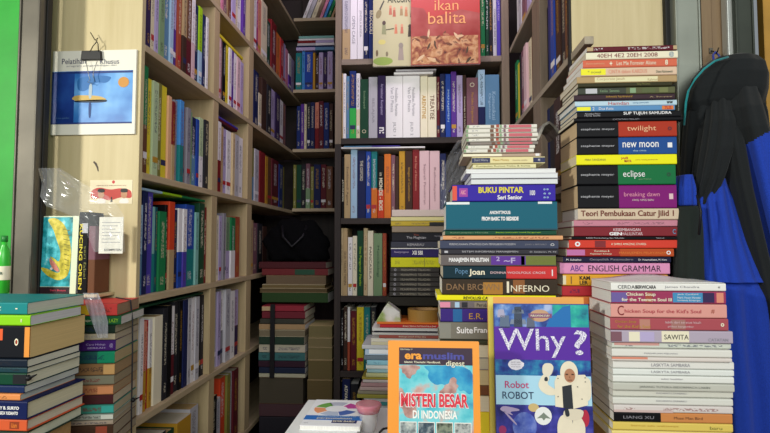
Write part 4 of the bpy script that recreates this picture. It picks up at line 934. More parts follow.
# ================================================================== FACE-OUT BOOKS
class Face:
    """a book, booklet or card shown cover-first; u to the right and v up, both 0..1 over its cover"""
    def __init__(s, name, label, w, h, t, loc, rot, base, group=None, cat='book', pages=True, spine=None):
        s.w, s.h, s.t = w, h, t
        s.root = thing(name, loc, label, cat, group, rot); s.k = 0
        bt = 0.0008
        m = MB()
        if t > 0.004:
            poly = [(-w / 2, 0), (w / 2, 0), (w / 2, bt), (-w / 2 + bt, bt), (-w / 2 + bt, t - bt), (w / 2, t - bt), (w / 2, t), (-w / 2, t)]
            m.extrude_z(poly, 0, h)
            m.build('cover', spine or flat(base), s.root)
            p = MB(); p.box(-w / 2 + bt * 1.1, w / 2 - .001, bt * 1.05, t - bt * 1.05, .0008, h - .0008); p.build('page_block', PWH, s.root)
        else:
            m.box(-w / 2, w / 2, 0, t, 0, h); m.build('cover', flat(base), s.root)
    def pt(s, u, v): return ((u - .5) * s.w, v * s.h)
    def poly(s, name, pts, c, lift=1):
        if name.split('_')[0] in ('robot', 'crocodile', 'food', 'spacecraft', 'tree', 'boat', 'sea', 'land', 'boatman', 'red', 'machine', 'pink', 'cap', 'shoulders') and name not in ('robot_eye', 'robot_mouth', 'machine_shape', 'food_photo', 'robot_chest_panel', 'robot_body'):
            for _ in range(2):
                pts = [q for i in range(len(pts)) for q in ((pts[i][0] * .78 + pts[(i + 1) % len(pts)][0] * .22, pts[i][1] * .78 + pts[(i + 1) % len(pts)][1] * .22),
                                                            (pts[i][0] * .22 + pts[(i + 1) % len(pts)][0] * .78, pts[i][1] * .22 + pts[(i + 1) % len(pts)][1] * .78))]
        m = MB(); e = 0.00022 * lift
        m.prism([s.pt(u, v) for u, v in pts], -e, 0.0 if lift < 3 else -e + 0.00012)
        return m.build(name, flat(c) if isinstance(c, str) else c, s.root)
    def rect(s, name, u0, u1, v0, v1, c, lift=1): return s.poly(name, [(u0, v0), (u1, v0), (u1, v1), (u0, v1)], c, lift)
    def oval(s, name, u, v, ru, rv, c, lift=1, n=24, a0=0, wob=0, rot=0):
        r = random.Random(int(u * 1000 + v * 77)); pts = []
        for k in range(n):
            a = 2 * math.pi * k / n; q = 1 + (r.uniform(-wob, wob) if wob else 0)
            x, y = ru * q * math.cos(a) * s.w, rv * q * math.sin(a) * s.h
            pts.append((u + (x * math.cos(rot) - y * math.sin(rot)) / s.w, v + (x * math.sin(rot) + y * math.cos(rot)) / s.h))
        return s.poly(name, pts, c, lift)
    def text(s, t, u, v, w, h, c, lift=4, bold=0, name='lettering', rot=0, sp=1.0):
        o = text_obj(t, w * s.w, h * s.h, flat(c) if isinstance(c, str) else c, s.root, name, bold=bold, font_sp=sp)
        x, z = s.pt(u, v)
        o.matrix_local = Matrix.Translation((x, -0.00022 * lift - 0.0001, z)) @ Matrix.Rotation(-rot, 4, 'Y') @ M_FACE
        return o
def noise_print(name, cols, scale=20, detail=4, pos=None, coord='Object', dist=0.0):
    """printed picture with mottled colours"""
    key = ('N', name)
    if key in _M: return _M[key]
    m = bpy.data.materials.new(name); m.use_nodes = True
    nt = m.node_tree; b = nt.nodes['Principled BSDF']; b.inputs['Roughness'].default_value = 0.4; b.inputs['Specular IOR Level'].default_value = 0.3
    tc = nt.nodes.new('ShaderNodeTexCoord'); n = nt.nodes.new('ShaderNodeTexNoise')
    n.inputs['Scale'].default_value = scale; n.inputs['Detail'].default_value = detail; n.inputs['Distortion'].default_value = dist
    cr = nt.nodes.new('ShaderNodeValToRGB'); e = cr.color_ramp.elements
    k = len(cols); pos = pos or [0.32 + 0.36 * i / (k - 1) for i in range(k)]
    while len(e) < k: e.new(0.5)
    for i in range(k): e[i].position = pos[i]; e[i].color = s2l(cols[i])
    nt.links.new(tc.outputs[coord], n.inputs['Vector']); nt.links.new(n.outputs['Fac'], cr.inputs[0]); nt.links.new(cr.outputs[0], b.inputs['Base Color'])
    _M[key] = m
    return m
def grad_print(name, c0, c1, axis=2, z0=0.0, z1=0.2):
    """printed picture that fades from one colour to another along the page"""
    key = ('GR', name)
    if key in _M: return _M[key]
    m = bpy.data.materials.new(name); m.use_nodes = True
    nt = m.node_tree; b = nt.nodes['Principled BSDF']; b.inputs['Roughness'].default_value = 0.35
    tc = nt.nodes.new('ShaderNodeTexCoord'); sp = nt.nodes.new('ShaderNodeSeparateXYZ')
    cr = nt.nodes.new('ShaderNodeValToRGB'); cr.color_ramp.elements[0].color = s2l(c0); cr.color_ramp.elements[1].color = s2l(c1)
    nt.links.new(tc.outputs['Generated'], sp.inputs[0]); nt.links.new(sp.outputs[axis], cr.inputs[0]); nt.links.new(cr.outputs[0], b.inputs['Base Color'])
    _M[key] = m
    return m
def face_at(name, label, pxl, pxr, pyt, pyb, Y, t, base, tilt=0.0, yaw=0.0, **k):
    """leaning back by tilt; the bottom front edge stands at depth Y"""
    A, B = atY(pxl, pyb, Y), atY(pxr, pyb, Y); w = B.x - A.x
    z0 = A.z if abs(A.z - B.z) < .001 else (A.z + B.z) / 2
    # find the height so the leaning top reaches pyt
    mid = (pxl + pxr) / 2; h = 0.1
    for _ in range(30):
        yt = Y + h * math.sin(tilt); zt = atY(mid, pyt, yt).z; h = (zt - z0) / math.cos(tilt)
    return Face(name, label, w, h, t, ((A.x + B.x) / 2, Y, z0), (-tilt, 0, yaw), base, **k)

# ---- orange framed magazine
g = face_at('book', 'orange bordered book with turquoise map cover standing at the front centre', 387.5, 481, 341.5, 443, 0.86, 0.012, 'f09a38', tilt=0.10,
            spine=principled('orange_cover', 'f09a38', 0.4))
g.root.rotation_euler = (-0.10, math.radians(0), 0.0)
# local v: 1 = top (py 342), 0 = bottom (py 443)
V = lambda py: (443 - py) / (443 - 341.5); U = lambda px: (px - 387.5) / 93.5
g.rect('map_picture', U(399), U(474), 0.0, V(348), noise_print('turquoise_map', ['2a7cb0', '5cc0cc', '7fd0d8', 'c8a8a0', 'b08078'], 26, 5, [.25, .4, .52, .60, .72]), 1)
g.rect('title_band', U(399), U(474), V(365.5), V(348), '3c2c3c', 2)
SB = noise_print('sea_blue_print', ['1c6ca8', '2f94c4', '50b4d0'], 30, 4)
g.poly('sea_patch', [(U(x), V(y)) for x, y in ((424, 366), (474, 366), (474, 392), (470, 395), (465, 390), (461, 392), (457, 386), (449, 388), (443, 384), (437, 386), (431, 382), (428, 377), (430, 372), (426, 369))], SB, 2)
g.poly('land_patch', [(U(x), V(y)) for x, y in ((399, 366), (420, 366), (421, 369), (417, 371), (416, 375), (412, 376), (411, 380), (407, 379), (405, 375), (402, 374), (402, 370), (399, 369))], noise_print('land_print', ['8c6460', 'b48c84', 'c8b0a8'], 60, 4), 2)
g.poly('land_patch', [(U(x), V(y)) for x, y in ((440, 392), (444, 389), (446, 385), (450, 384), (451, 379), (455, 377), (458, 380), (457, 384), (460, 386), (457, 390), (457, 394), (440, 394))], noise_print('land_print', ['8c6460', 'b48c84', 'c8b0a8'], 60, 4), 3)
g.poly('land_patch', [(U(x), V(y)) for x, y in ((399, 388), (403, 390), (404, 394), (409, 396), (408, 400), (413, 403), (418, 412), (413, 420), (405, 418), (403, 410), (399, 408))], noise_print('land_print', ['8c6460', 'b48c84', 'c8b0a8'], 60, 4), 2)
g.text('era', U(413.5), V(357), 17.5 / 93.5, 6.0 / 101.5, 'f0a03c', bold=.035)
g.text('muslim', U(444.5), V(356.2), 42 / 93.5, 7.2 / 101.5, '4c4c98', bold=.035)
g.text('Islamic Thematic Handbook', U(423), V(362.7), 37 / 93.5, 2.0 / 101.5, 'ivory', bold=.02)
g.text('digest', U(456.5), V(364.3), 19 / 93.5, 7.0 / 101.5, 'ivory', bold=.01)
g.text('Edisi Koleksi 11', U(406.5), V(349.8), 12 / 93.5, 1.6 / 101.5, 'ivory')
g.text('MISTERI BESAR', U(435), V(401), 69.5 / 93.5, 15 / 101.5, 'ece6e4', bold=.075, lift=4)
g.text('MISTERI BESAR', U(435), V(401), 68 / 93.5, 13.5 / 101.5, 'd83848', bold=.03, lift=6)
g.text('DI INDONESIA', U(435.5), V(415.2), 45 / 93.5, 8.2 / 101.5, 'f2f0ea', bold=.03)
for i, c in enumerate((['383c44', '9aa4a4', 'c8ccc4'], ['24303c', '4c5c68', 'a0a8a8'], ['506058', '88907c', '343c34'], ['6c7478', 'b4b8b4', '485054'])):
    u = U(400.5 + 18.3 * i)
    g.rect('photo_frame', u - .006, u + 16.4 / 93.5, 0.0, V(422.5), 'ece8e0', 2)
    g.rect('photo', u, u + 15.6 / 93.5, 0.0, V(423.3), noise_print('grey_photo_' + str(i), c, 90, 4), 3)

# ---- big picture book with the robot
Y_ = 0.925
h2 = face_at('book', 'purple and blue picture book with white robot cover at the front right of centre', 496.5, 594.2, 304, 443, Y_, 0.009, '2c3c8c', tilt=0.07)
h2.root.rotation_euler = (-0.07, 0, math.radians(0.0))
V = lambda py: (443 - py) / (443 - 304.0); U = lambda px: (px - 494.5) / 98.3
sky = noise_print('blue_space_print', ['1c2c70', '2c4c98', '5c84c4', 'a8b8dc'], 38, 5)
teal = noise_print('teal_space_print', ['0c5c78', '189098', '20a898', '3cc0b0'], 45, 4)
h2.rect('top_picture', 0.005, .62, V(329.5), .995, sky, 1)
h2.rect('top_picture', .62, .995, V(329.5), .995, teal, 1)
h2.poly('blue_sweep', [(U(547), V(329.3)), (U(553), V(318)), (U(566), V(307)), (U(574), V(305)), (U(574), V(329.3))], '1c6cb0', 2)
for (a, b, c, d, k) in ((515, 524, 307, 328, '3c4658'), (513, 526, 310, 314, '6c788c'), (511, 528, 320, 325, '788498'), (500, 511, 316, 329, '5c6c84'), (528, 537, 318, 329, '5c6478'), (498, 506, 310, 318, 'a8a4bc')):
    h2.poly('machine_shape', [(U(a), V(d)), (U(b), V(d)), (U(b - 1), V(c)), (U(a + 1), V(c))], k, 3)
h2.oval('badge', U(542), V(316), .105, .045, 'c09878', 3)
h2.rect('badge_band', U(530.5), U(554.5), V(318.2), V(313.8), '804c70', 4)
h2.text('PUBLICATIONS STORY', U(542.5), V(316), .2, .014, 'ivory', 6, .02)
h2.rect('title_band', .0, 1.0, V(361), V(327.5), '56269c', 3)
GL = noise_print('glitter_letters', ['6c5c9c', 'b8b0cc', 'e4e2ee', 'ffffff'], 420, 3, [.3, .45, .55, .7])
h2.text('Why', U(533.5), V(344), 69 / 98.3, 29 / 139, GL, 6, .005)
h2.text('?', U(583.0), V(343), 13.5 / 98.3, 25 / 139, GL, 6, .01)
h2.rect('middle_picture', .005, .995, V(377), V(361), noise_print('deep_blue_print', ['182868', '243c90', '2878a8', '50a8c0'], 40, 5), 1)
h2.oval('speech_bubble', U(516), V(366), .085, .038, 'ece8f0', 3, wob=.08)
for i in range(3): h2.text(['kenali robot', 'teknologi hebat', 'masa depan'][i], U(516), V(363.4 + 2.4 * i), .1, .009, 'grey', 5)
h2.rect('pale_band', .005, .995, V(406), V(376.8), 'a8d4e8', 3)
h2.text('Robot', U(516.5), V(386), 24.5 / 98.3, 7 / 139, 'c04878', 6, .01)
h2.text('ROBOT', U(517.5), V(396.6), 32 / 98.3, 7.2 / 139, '2c3c5c', 6, .005)
h2.rect('lower_picture', .005, .995, 0.0, V(406), noise_print('violet_space_print', ['1a1c58', '2a2c78', '3c3c98', '5858b0'], 30, 4), 2)
h2.oval('planet', U(523.5), V(427), .125, .1, noise_print('planet_print', ['30409c', '5468b8', '7c8ccc'], 50, 3), 3)
h2.poly('spacecraft', [(U(498), V(411)), (U(502), V(407)), (U(518), V(410)), (U(519), V(412)), (U(508), V(413)), (U(513), V(417)), (U(504), V(414))], 'b0a0c0', 4)
h2.poly('spacecraft_arm', [(U(502), V(413)), (U(504), V(412.5)), (U(516), V(425)), (U(515), V(426.5))], 'b0a0c0', 4)
h2.oval('red_spot', U(501), V(431), .04, .03, '9c3468', 3)
h2.oval('badge_back', U(533), V(408.5), .055, .03, 'c8b078', 4)
h2.oval('round_badge', U(542.5), V(416.5), .088, .064, 'e2e4e2', 5)
h2.poly('badge_drawing', [(U(536), V(419)), (U(541), V(415)), (U(543), V(413)), (U(545), V(415)), (U(550), V(419)), (U(545), V(418.5)), (U(543), V(421)), (U(541), V(418.5))], '788478', 6)
h2.oval('red_ball', U(585), V(418), .04, .06, 'b02840', 3)
# robot
RB = principled('robot_ivory', 'e6dcc4', .4, vary=.06, vscale=40)
def pp(n, pts, c, l): h2.poly(n, [(U(x), V(y)) for x, y in pts], c, l)
pp('robot_leg', [(557, 443), (556, 425), (560, 415), (572, 414), (572, 443)], RB, 6)
pp('robot_leg', [(572, 443), (572, 414), (580, 416), (585, 425), (583, 443)], RB, 6)
pp('robot_hip', [(562, 417), (564, 409), (584, 409), (582, 418), (573, 421)], 'd8ceb8', 7)
pp('robot_arm', [(540, 391), (538, 385), (542, 377), (546, 374), (551, 378), (547, 385), (556, 390), (556, 396), (547, 396)], RB, 6)
pp('robot_hand', [(543, 375), (543, 367), (546, 364), (552, 364), (555, 368), (552, 376), (547, 378)], 'dfd6c2', 7)
pp('robot_elbow', [(544.5, 382), (545, 378), (548, 377.5), (548.5, 382)], '2c343c', 8)
pp('robot_arm', [(588, 377), (592, 381), (592, 397), (588, 402), (585, 395), (585, 379)], RB, 6)
pp('robot_body', [(555, 407), (555, 382), (558, 376), (586, 375), (589, 380), (588, 405), (573, 409)], RB, 7)
pp('robot_chest_panel', [(563, 408), (562.5, 387), (572, 385), (573, 409)], '2a2e34', 9)
pp('robot_belt', [(565, 417), (564, 408.5), (568, 408.5), (569.5, 416)], '2a2e34', 9)
h2.oval('robot_helmet', U(570), V(373), .092, .082, RB, 9)
h2.oval('robot_face', U(570.5), V(376), .056, .05, 'b07c5c', 11)
pp('robot_eye', [(566.3, 375.4), (566.3, 374.2), (568.8, 374.2), (568.8, 375.4)], '3a2418', 13)
pp('robot_eye', [(572.2, 375.4), (572.2, 374.2), (574.7, 374.2), (574.7, 375.4)], '3a2418', 13)
pp('robot_nose', [(569.7, 378.6), (570.4, 375.6), (571.2, 378.6)], '8c5c40', 13)
pp('robot_mouth', [(568.2, 380.8), (568.2, 380.1), (572.8, 380.1), (572.8, 380.8)], '6a3428', 13)
for x, y in ((558.5, 379), (586, 378), (586, 382), (558, 397), (582, 399), (578, 387)): h2.oval('robot_rivet', U(x), V(y), .006, .0045, '4c4c48', 11, n=8)
# yellow and orange book standing behind it
Yb_ = 0.965
bk = face_at('book', 'thin yellow book with orange cover top standing behind the robot picture book', 490.5, 589.5, 297.2, 443, 0.951, 0.010, 'e8a850', tilt=0.07, spine=principled('yellow_orange_cover', 'e6a24c', .45))
bk.rect('yellow_strip', 0.0, .055, 0, 1, 'e2d060', 1)

# ---- photo covers on the central bookcase
cb = face_at('book', 'pale cookery book with small figures on its cover standing on the central bookcase', 373, 414, -16, 66, 1.952, .012, 'b8b48c', tilt=0.02)
V = lambda py: (66 - py) / 82.0; U = lambda px: (px - 373) / 41.0
cb.text('AKUSIKU', U(401), V(-1), .66, .1, '2c3428', 4, .01)
cb.oval('spoon_bowl', U(378.6), V(14), .065, .055, '8a8058', 2, rot=-.3); cb.poly('spoon_handle', [(U(379), V(9)), (U(383.5), V(0)), (U(384.5), V(1)), (U(380.5), V(10))], '4c4c40', 2)
def figure(f, x, y, c, s=1.0, cn='c89070'):
    f.oval('figure_head', U(x), V(y), .032 * s, .02 * s, cn, 3, n=12)
    f.poly('figure_body', [(U(x - 1.6 * s), V(y + 8 * s)), (U(x + 1.6 * s), V(y + 8 * s)), (U(x + 1.1 * s), V(y + 1.2 * s)), (U(x - 1.1 * s), V(y + 1.2 * s))], c, 3)
for x, y, c in ((390.5, 7, 'b06850'), (394.3, 9, 'a86048'), (401.5, 8, '988058'), (406.3, 9, 'b07850'), (412, 10, '604038'), (396, 26, 'c07858'), (402, 26, 'b86c54')):
    figure(cb, x, y, c)
figure(cb, 384, 23, '8c9068', 1.4, '504038'); figure(cb, 401, 46, '988c80', 1.8, '8c8478'); figure(cb, 410, 27, '3c3428', 1.3, '3c3428')
cb.poly('table_line', [(U(386), V(29.5)), (U(394), V(28.3)), (U(394), V(29.3)), (U(386), V(30.5))], '4c4c38', 3)
cb.oval('plate', U(382), V(42), .09, .03, 'c8c070', 2); cb.oval('grass_patch', U(383), V(61), .24, .05, '88a048', 2)
cb.oval('cup', U(377), V(53), .03, .04, '6c5c40', 3); cb.oval('cup', U(387), V(54), .03, .03, '7c7458', 3)

ik = face_at('book', 'red toddler cookery book with fish dish photo standing on the central bookcase', 411, 480.5, -18, 64.5, 1.935, .014, '8e2018', tilt=0.02,
             spine=principled('red_cookbook_cover', 'b03022', .4))
V = lambda py: (64.5 - py) / 82.5; U = lambda px: (px - 411) / 69.5
ik.poly('haze', [(0, 0.0), (1, 0.0), (1, V(14)), (U(462), V(10)), (U(430), V(18)), (U(424), V(8)), (0, V(6))], noise_print('painted_pink_haze', ['8c2a22', '9c443a', 'a8584e'], 14, 2), 1)  # pale haze over the cover, painted as a mottled pink layer
ik.rect('food_photo', 0.01, .97, .01, V(36), noise_print('food_print', ['4c2a1c', '8c4c34', 'b07c50', 'c89c70', '5c3424'], 32, 3, [.3, .42, .52, .62, .72], dist=.6), 2)
rr = random.Random(3)
for i in range(22):
    u, v, a = rr.uniform(.06, .9), rr.uniform(.04, .38), rr.uniform(0, 3.1)
    s = rr.uniform(.05, .09); ca, sa = math.cos(a), math.sin(a) * .8
    ik.poly('food_flake', [(u - s * ca, v - s * sa), (u + s * .3 * sa, v - s * .3 * ca), (u + s * ca, v + s * sa), (u - s * .3 * sa, v + s * .3 * ca)],
            rr.choice(['d0ac80', 'b88858', 'a86c4c', 'd0b48c', '6c4028', '4c3a24']), 3 + i % 3)
ik.text('ikan', U(447), V(5.3), 24 / 69.5, 10.5 / 82.5, 'e0a060', 7, -.005); ik.text('balita', U(447.5), V(18), 38 / 69.5, 12 / 82.5, 'e0a060', 7, -.005)

# ---- book hung by a binder clip on the left end panel
pc = face_at('book', 'white and blue training booklet with boat photo hanging on the left cream panel', 50.5, 134.5, 50.5, 134.5, 1.178, .005, 'e4e0d0', pages=True)
V = lambda py: (134.5 - py) / 84.0; U = lambda px: (px - 50.5) / 84.0
pc.rect('lake_photo', 0.0, .965, V(124), V(71), noise_print('lake_print', ['1c50a0', '3478c0', '60a0dc', '90c0e8'], 9, 3), 1)
pc.rect('painted_post_shadow', 0.0, .27, V(124), V(73.5), noise_print('shaded_lake_print', ['102c70', '1c3c88', '24509c'], 14, 3), 2)  # shadow of the post on the booklet's left part, painted as darker blue
pc.rect('blue_rule', 0.0, .965, V(73.5), V(71.5), '1c3474', 3); pc.rect('blue_rule', 0.0, .965, V(124), V(122.4), '1c3474', 3)
pc.poly('tree_line', [(U(76), V(76)), (U(112), V(76)), (U(106), V(84)), (U(95), V(82)), (U(84), V(92)), (U(76), V(90))], '2c6cac', 2)
pc.poly('boat', [(U(72), V(97)), (U(76), V(95)), (U(98), V(96)), (U(106), V(99.5)), (U(104), V(101)), (U(76), V(101.5)), (U(71), V(99))], 'c8a85c', 4)
pc.poly('boat_hull', [(U(72), V(100.5)), (U(106), V(99.8)), (U(107), V(102)), (U(100), V(103)), (U(75), V(102.5))], '203044', 4)
pc.poly('boatman', [(U(88), V(99)), (U(91), V(99)), (U(91.5), V(86)), (U(90), V(83.5)), (U(88), V(86))], 'a8b8c0', 5)
pc.poly('boatman_reflection', [(U(88), V(102.5)), (U(91), V(102.5)), (U(90.5), V(118)), (U(88.5), V(118))], '1c3c74', 4)
pc.oval('gold_seal', U(122.5), V(83), .065, .062, 'c88c3c', 4)
pc.text('Pelatihan', U(72), V(61), 24 / 84, 5.5 / 84, '4c4c64', 4); pc.text('Khusus', U(108), V(62), 19 / 84, 5 / 84, '4c4c64', 4)
pc.text('program pengembangan diri', U(90), V(66), 50 / 84, 2 / 84, 'grey', 4)
pc.text('lembaga pelatihan', U(62), V(118), 14 / 84, 1.5 / 84, 'steel_blue', 4)
# binder clip and the bent wire
blk = principled('black_clip_steel', '0a0a0c', .5, .0)
wire = principled('clip_wire_steel', '9a9a98', .3, .9)
c0, c1 = atY(81, 60, 1.1720), atY(101.5, 50.5, 1.1720)
bcx = thing('binder_clip', ((c0.x + c1.x) / 2, 1.1735, c0.z), 'black binder clip holding the boat booklet against the cream panel', 'clip')
m = MB(); hw, hh = (c1.x - c0.x) / 2, c1.z - c0.z
m.prism([(-hw, 0), (hw, 0), (hw * .92, hh), (-hw * .92, hh)], -0.004, 0.005); m.build('clip_body', blk, bcx, bevel=.001)
def wpt(px, py, y): p = atY(px, py, y); return p - bcx.location
m = MB(); m.tube([wpt(86, 60, 1.1680), wpt(88, 72, 1.1670), wpt(90, 80, 1.1670), wpt(87.5, 82, 1.1670), wpt(92, 83.5, 1.1670), wpt(94.5, 81, 1.1670), wpt(93, 74, 1.1670), wpt(97.5, 60, 1.1680)], .0007, 6)
m.build('wire_lever', wire, bcx, smooth=True)
m = MB(); m.tube([wpt(90, 52, 1.1700), wpt(93, 46, 1.1685), wpt(96.5, 42, 1.1670), wpt(98, 38, 1.1685), wpt(95, 40, 1.1680), wpt(90.5, 32.5, 1.1685)], .0011, 6)
m.tube([wpt(98.5, 52, 1.1700), wpt(98, 44, 1.1685), wpt(96, 40, 1.1670)], .0011, 6)
m.build('twisted_wire', principled('dark_wire', '2a261f', .4, .6), bcx, smooth=True)

# ---- small picture book with the crocodile, standing above the left piles
Yc = 1.12
LB = atY(57, 292.6, Yc)
cr_ = face_at('book', 'teal storybook with a yellow crocodile cover standing above the left piles', 37.5, 75.5, 216, 293.5, Yc, 0.018, '1c3434', tilt=0.03)
V = lambda py: (293.5 - py) / 77.5; U = lambda px: (px - 37.5) / 38.0
cr_.rect('cover_edge', .0, 1, 0, 1, 'd8e0c0', 1)
cr_.rect('water_picture', .04, .84, .09, .985, noise_print('water_print', ['0c6468', '1c949c', '48bcc8', 'bce4e0'], 55, 4, [.3, .45, .6, .74]), 2)
cr_.rect('dark_strip', .04, .84, .0, .085, '2a1820', 2)
cr_.text('Seri Buaya', U(58), .04, .42, .03, 'c03c50', 4, .02)
cr_.poly('crocodile', [(U(43), V(219)), (U(52), V(217.5)), (U(61), V(224)), (U(66), V(235)), (U(69.5), V(250)), (U(69), V(268)), (U(66.5), V(277)), (U(58), V(281)), (U(48), V(277)), (U(41), V(271)),
                        (U(39.5), V(267)), (U(47), V(269)), (U(55), V(273)), (U(60), V(272)), (U(54), V(263)), (U(47), V(256)), (U(52), V(258)), (U(58), V(263)), (U(59), V(252)), (U(54), V(240)), (U(50), V(229))],
         noise_print('croc_print', ['8c8418', 'b0a428', 'd0c03c', 'dccc60'], 70, 3), 4)
for k in range(9):
    y = 228 + k * 5.0; cr_.poly('belly_line', [(U(60 + k * .5), V(y + .8)), (U(67.5), V(y + 2.6)), (U(67.5), V(y + 3.2)), (U(60 + k * .5), V(y + 1.6))], '78701c', 6)
cr_.poly('crocodile_mouth', [(U(47), V(257)), (U(54), V(263)), (U(59), V(271.5)), (U(56), V(272)), (U(50), V(267))], 'd08070', 6)
cr_.oval('crocodile_eye', U(50.5), V(268.8), .035, .017, 'ece8e0', 7, n=12); cr_.oval('leaf', U(46), V(240), .09, .05, '148894', 3, wob=.3)
# black and yellow spine beside it
sA, sB = atY(76.8, 293.5, Yc), atY(86.5, 293.5, Yc)
make_book(sB.x - sA.x, atY(80, 212, Yc).z - sA.z, .055, book_mat('black', None, None), PW, 'black book with vertical yellow lettering beside the crocodile storybook', None,
          ((sA.x + sB.x) / 2, Yc, sA.z), (0, 0, 0), lying=False, strips=[(.14, .26, 'pale_grey', .35, .95)],
          texts=[('KUCING OREN', .55, .3, .8, .34, 'yellow', .02), ('seri fabel', .62, .75, .4, .25, 'olive')])
sA, sB = atY(86.9, 293.5, Yc), atY(94, 293.5, Yc)
make_book(sB.x - sA.x, atY(90, 226, Yc).z - sA.z, .055, book_mat('mauve', 'brown', None), PW, 'dull mauve book standing right of the black and yellow spine', None,
          ((sA.x + sB.x) / 2, Yc, sA.z), (0, 0, 0), lying=False)
# shelf bracket that carries these three
z_c = min(sA.z, cr_.root.location.z)
m = MB(); lx = atY(35, 293.5, Yc).x; rx = atY(98, 293.5, Yc).x
part(lc, 'ledge', lx, rx, 1.117, YF - 0.0165, z_c - .008, z_c - .0006, CREAM)

# ---- sticker with two men in caps on the panel
st = face_at('sticker', 'small campaign sticker with two men in black caps stuck on the cream panel', 89.5, 132, 180, 204, 1.1832, .0004, 'e4d6b4', cat='sticker')
V = lambda py: (204 - py) / 24.0; U = lambda px: (px - 89.5) / 42.5
st.poly('red_flag', [(U(90), V(199)), (U(91), V(190)), (U(99), V(187)), (U(110), V(190)), (U(120), V(188)), (U(131), V(190)), (U(132), V(199)), (U(121), V(197)), (U(110), V(201)), (U(100), V(198))], 'c04038', 1)
for x in (101, 124):
    st.poly('shoulders', [(U(x - 5.5), V(203.5)), (U(x + 5.5), V(203.5)), (U(x + 3.5), V(198.5)), (U(x - 3.5), V(198.5))], 'ece4dc', 2)
    st.oval('face', U(x), V(194.5), .075, .17, 'c08c68', 3, n=16)
    st.poly('cap', [(U(x - 3.8), V(192.6)), (U(x + 3.8), V(192.6)), (U(x + 3.3), V(188.6)), (U(x - 3.3), V(188.6))], '1c1818', 4)
st.poly('tie', [(U(110.5), V(202)), (U(112.5), V(202)), (U(112), V(197)), (U(111), V(197))], '201c1c', 2)
st.oval('crest', U(113), V(182), .035, .07, 'c03838', 1, n=10); st.text('SERIKAT PEDAGANG', U(111), V(185.6), .7, .035, 'dark_red', 2)
# stain on the panel
m = MB(); p = [atY(x, y, 1.1838) for x, y in ((94, 161), (96.5, 163), (98.3, 167), (98.8, 171.5), (97.6, 171), (96.6, 167.5), (95, 164.5), (93.2, 162.4))]
m.prism([(q.x, q.z) for q in p], 1.1835, 1.1838); tag(m.build('scratch', flat('3a2c1c')), 'small dark scratch mark on the cream panel above the sticker', 'mark')

# ================================================================== PLASTIC
FILM = plastic_mat()
def film(name, label, rows_, Y0, amp, seed, bow=0.0, mat=None, freq=6):
    """crumpled sheet: rows of (px left, px right, py)"""
    rg = random.Random(seed); ny = len(rows_) * 5 - 4; nx = 22; vs = []
    ph = [(rg.uniform(.5, 1.6) * freq, rg.uniform(.5, 1.6) * freq, rg.uniform(0, 6)) for _ in range(7)]
    for j in range(ny):
        f = j / 5; i0 = min(int(f), len(rows_) - 2); tt = f - i0
        a = [rows_[i0][k] * (1 - tt) + rows_[i0 + 1][k] * tt for k in range(3)]
        for i in range(nx):
            u = i / (nx - 1)
            d = sum(abs(math.sin(u * p + j / ny * q + o)) for p, q, o in ph) / 7 - .5
            Y = Y0 - amp * (d + .5) - bow * math.sin(u * math.pi)
            px = a[0] + (a[1] - a[0]) * u; py = a[2]
            vs.append(atY(px, py, Y))
    fs = [(j * nx + i, j * nx + i + 1, (j + 1) * nx + i + 1, (j + 1) * nx + i) for j in range(ny - 1) for i in range(nx - 1)]
    m = MB(); m.add(vs, fs); o = m.build(name, mat or FILM, smooth=False)
    return tag(o, label, 'plastic')
film('plastic_bag', 'clear crumpled plastic bag draped over the crocodile storybook', [(38, 60, 168), (42, 84, 184), (40, 108, 196), (46, 118, 206), (72, 124, 216), (86, 124, 232), (94, 125, 252)], 1.113, .022, 4)
lb = face_at('label_card', 'white printed label card inside the crumpled plastic on the panel', 98.5, 122.5, 217, 253.5, 1.12, .0006, 'e6e2d4', cat='label')
for k in range(7): lb.rect('text_line', .12, .88 - .1 * (k % 3), .84 - .09 * k, .855 - .09 * k, 'grey', 1)
lb.text('KOMPETEN', .6, .1, .7, .06, 'charcoal', 2, .01)
film('plastic_wrap', 'clear plastic wrap bunched between left piles, over the red book', [(83, 98, 293), (86, 104, 306), (92, 108, 322), (98, 108, 338)], 1.035, .012, 8, mat=plastic_mat('smoky_film', (.55, .56, .62, 1), .45), freq=7)
film('plastic_wrap', 'clear plastic wrap hanging left of the centre pile top', [(458, 480, 140), (448, 472, 156), (441, 466, 176), (440, 456, 196), (440, 450, 214)], 1.20, .03, 9, mat=plastic_mat('grey_film', (.75, .75, .82, 1), .10), freq=5)

# rolled, plastic wrapped magazines right of the magazine bundle
rl = MB(); pts = [atY(536, 139, 1.17), atY(543, 124, 1.18), atY(549, 121, 1.19), atY(556, 126, 1.2), atY(560, 134, 1.21)]
vs = []; n = 9
for p in pts:
    for k in range(2): vs.append((p.x, p.y + k * .09, p.z))
for i in range(len(pts) - 1): rl.f.append((2 * i, 2 * i + 2, 2 * i + 3, 2 * i + 1)); rl.mi.append(0)
rl.v = [tuple(v) for v in vs]
o = rl.build('folded_magazine', noise_print('grey_cover_print', ['504c48', '8c8880', 'b8b4a8'], 30, 4))
sd = o.modifiers.new('thick', 'SOLIDIFY'); sd.thickness = .006
tag(o, 'grey bent magazine in cloudy wrap sticking out right of the magazine bundle', 'magazine')

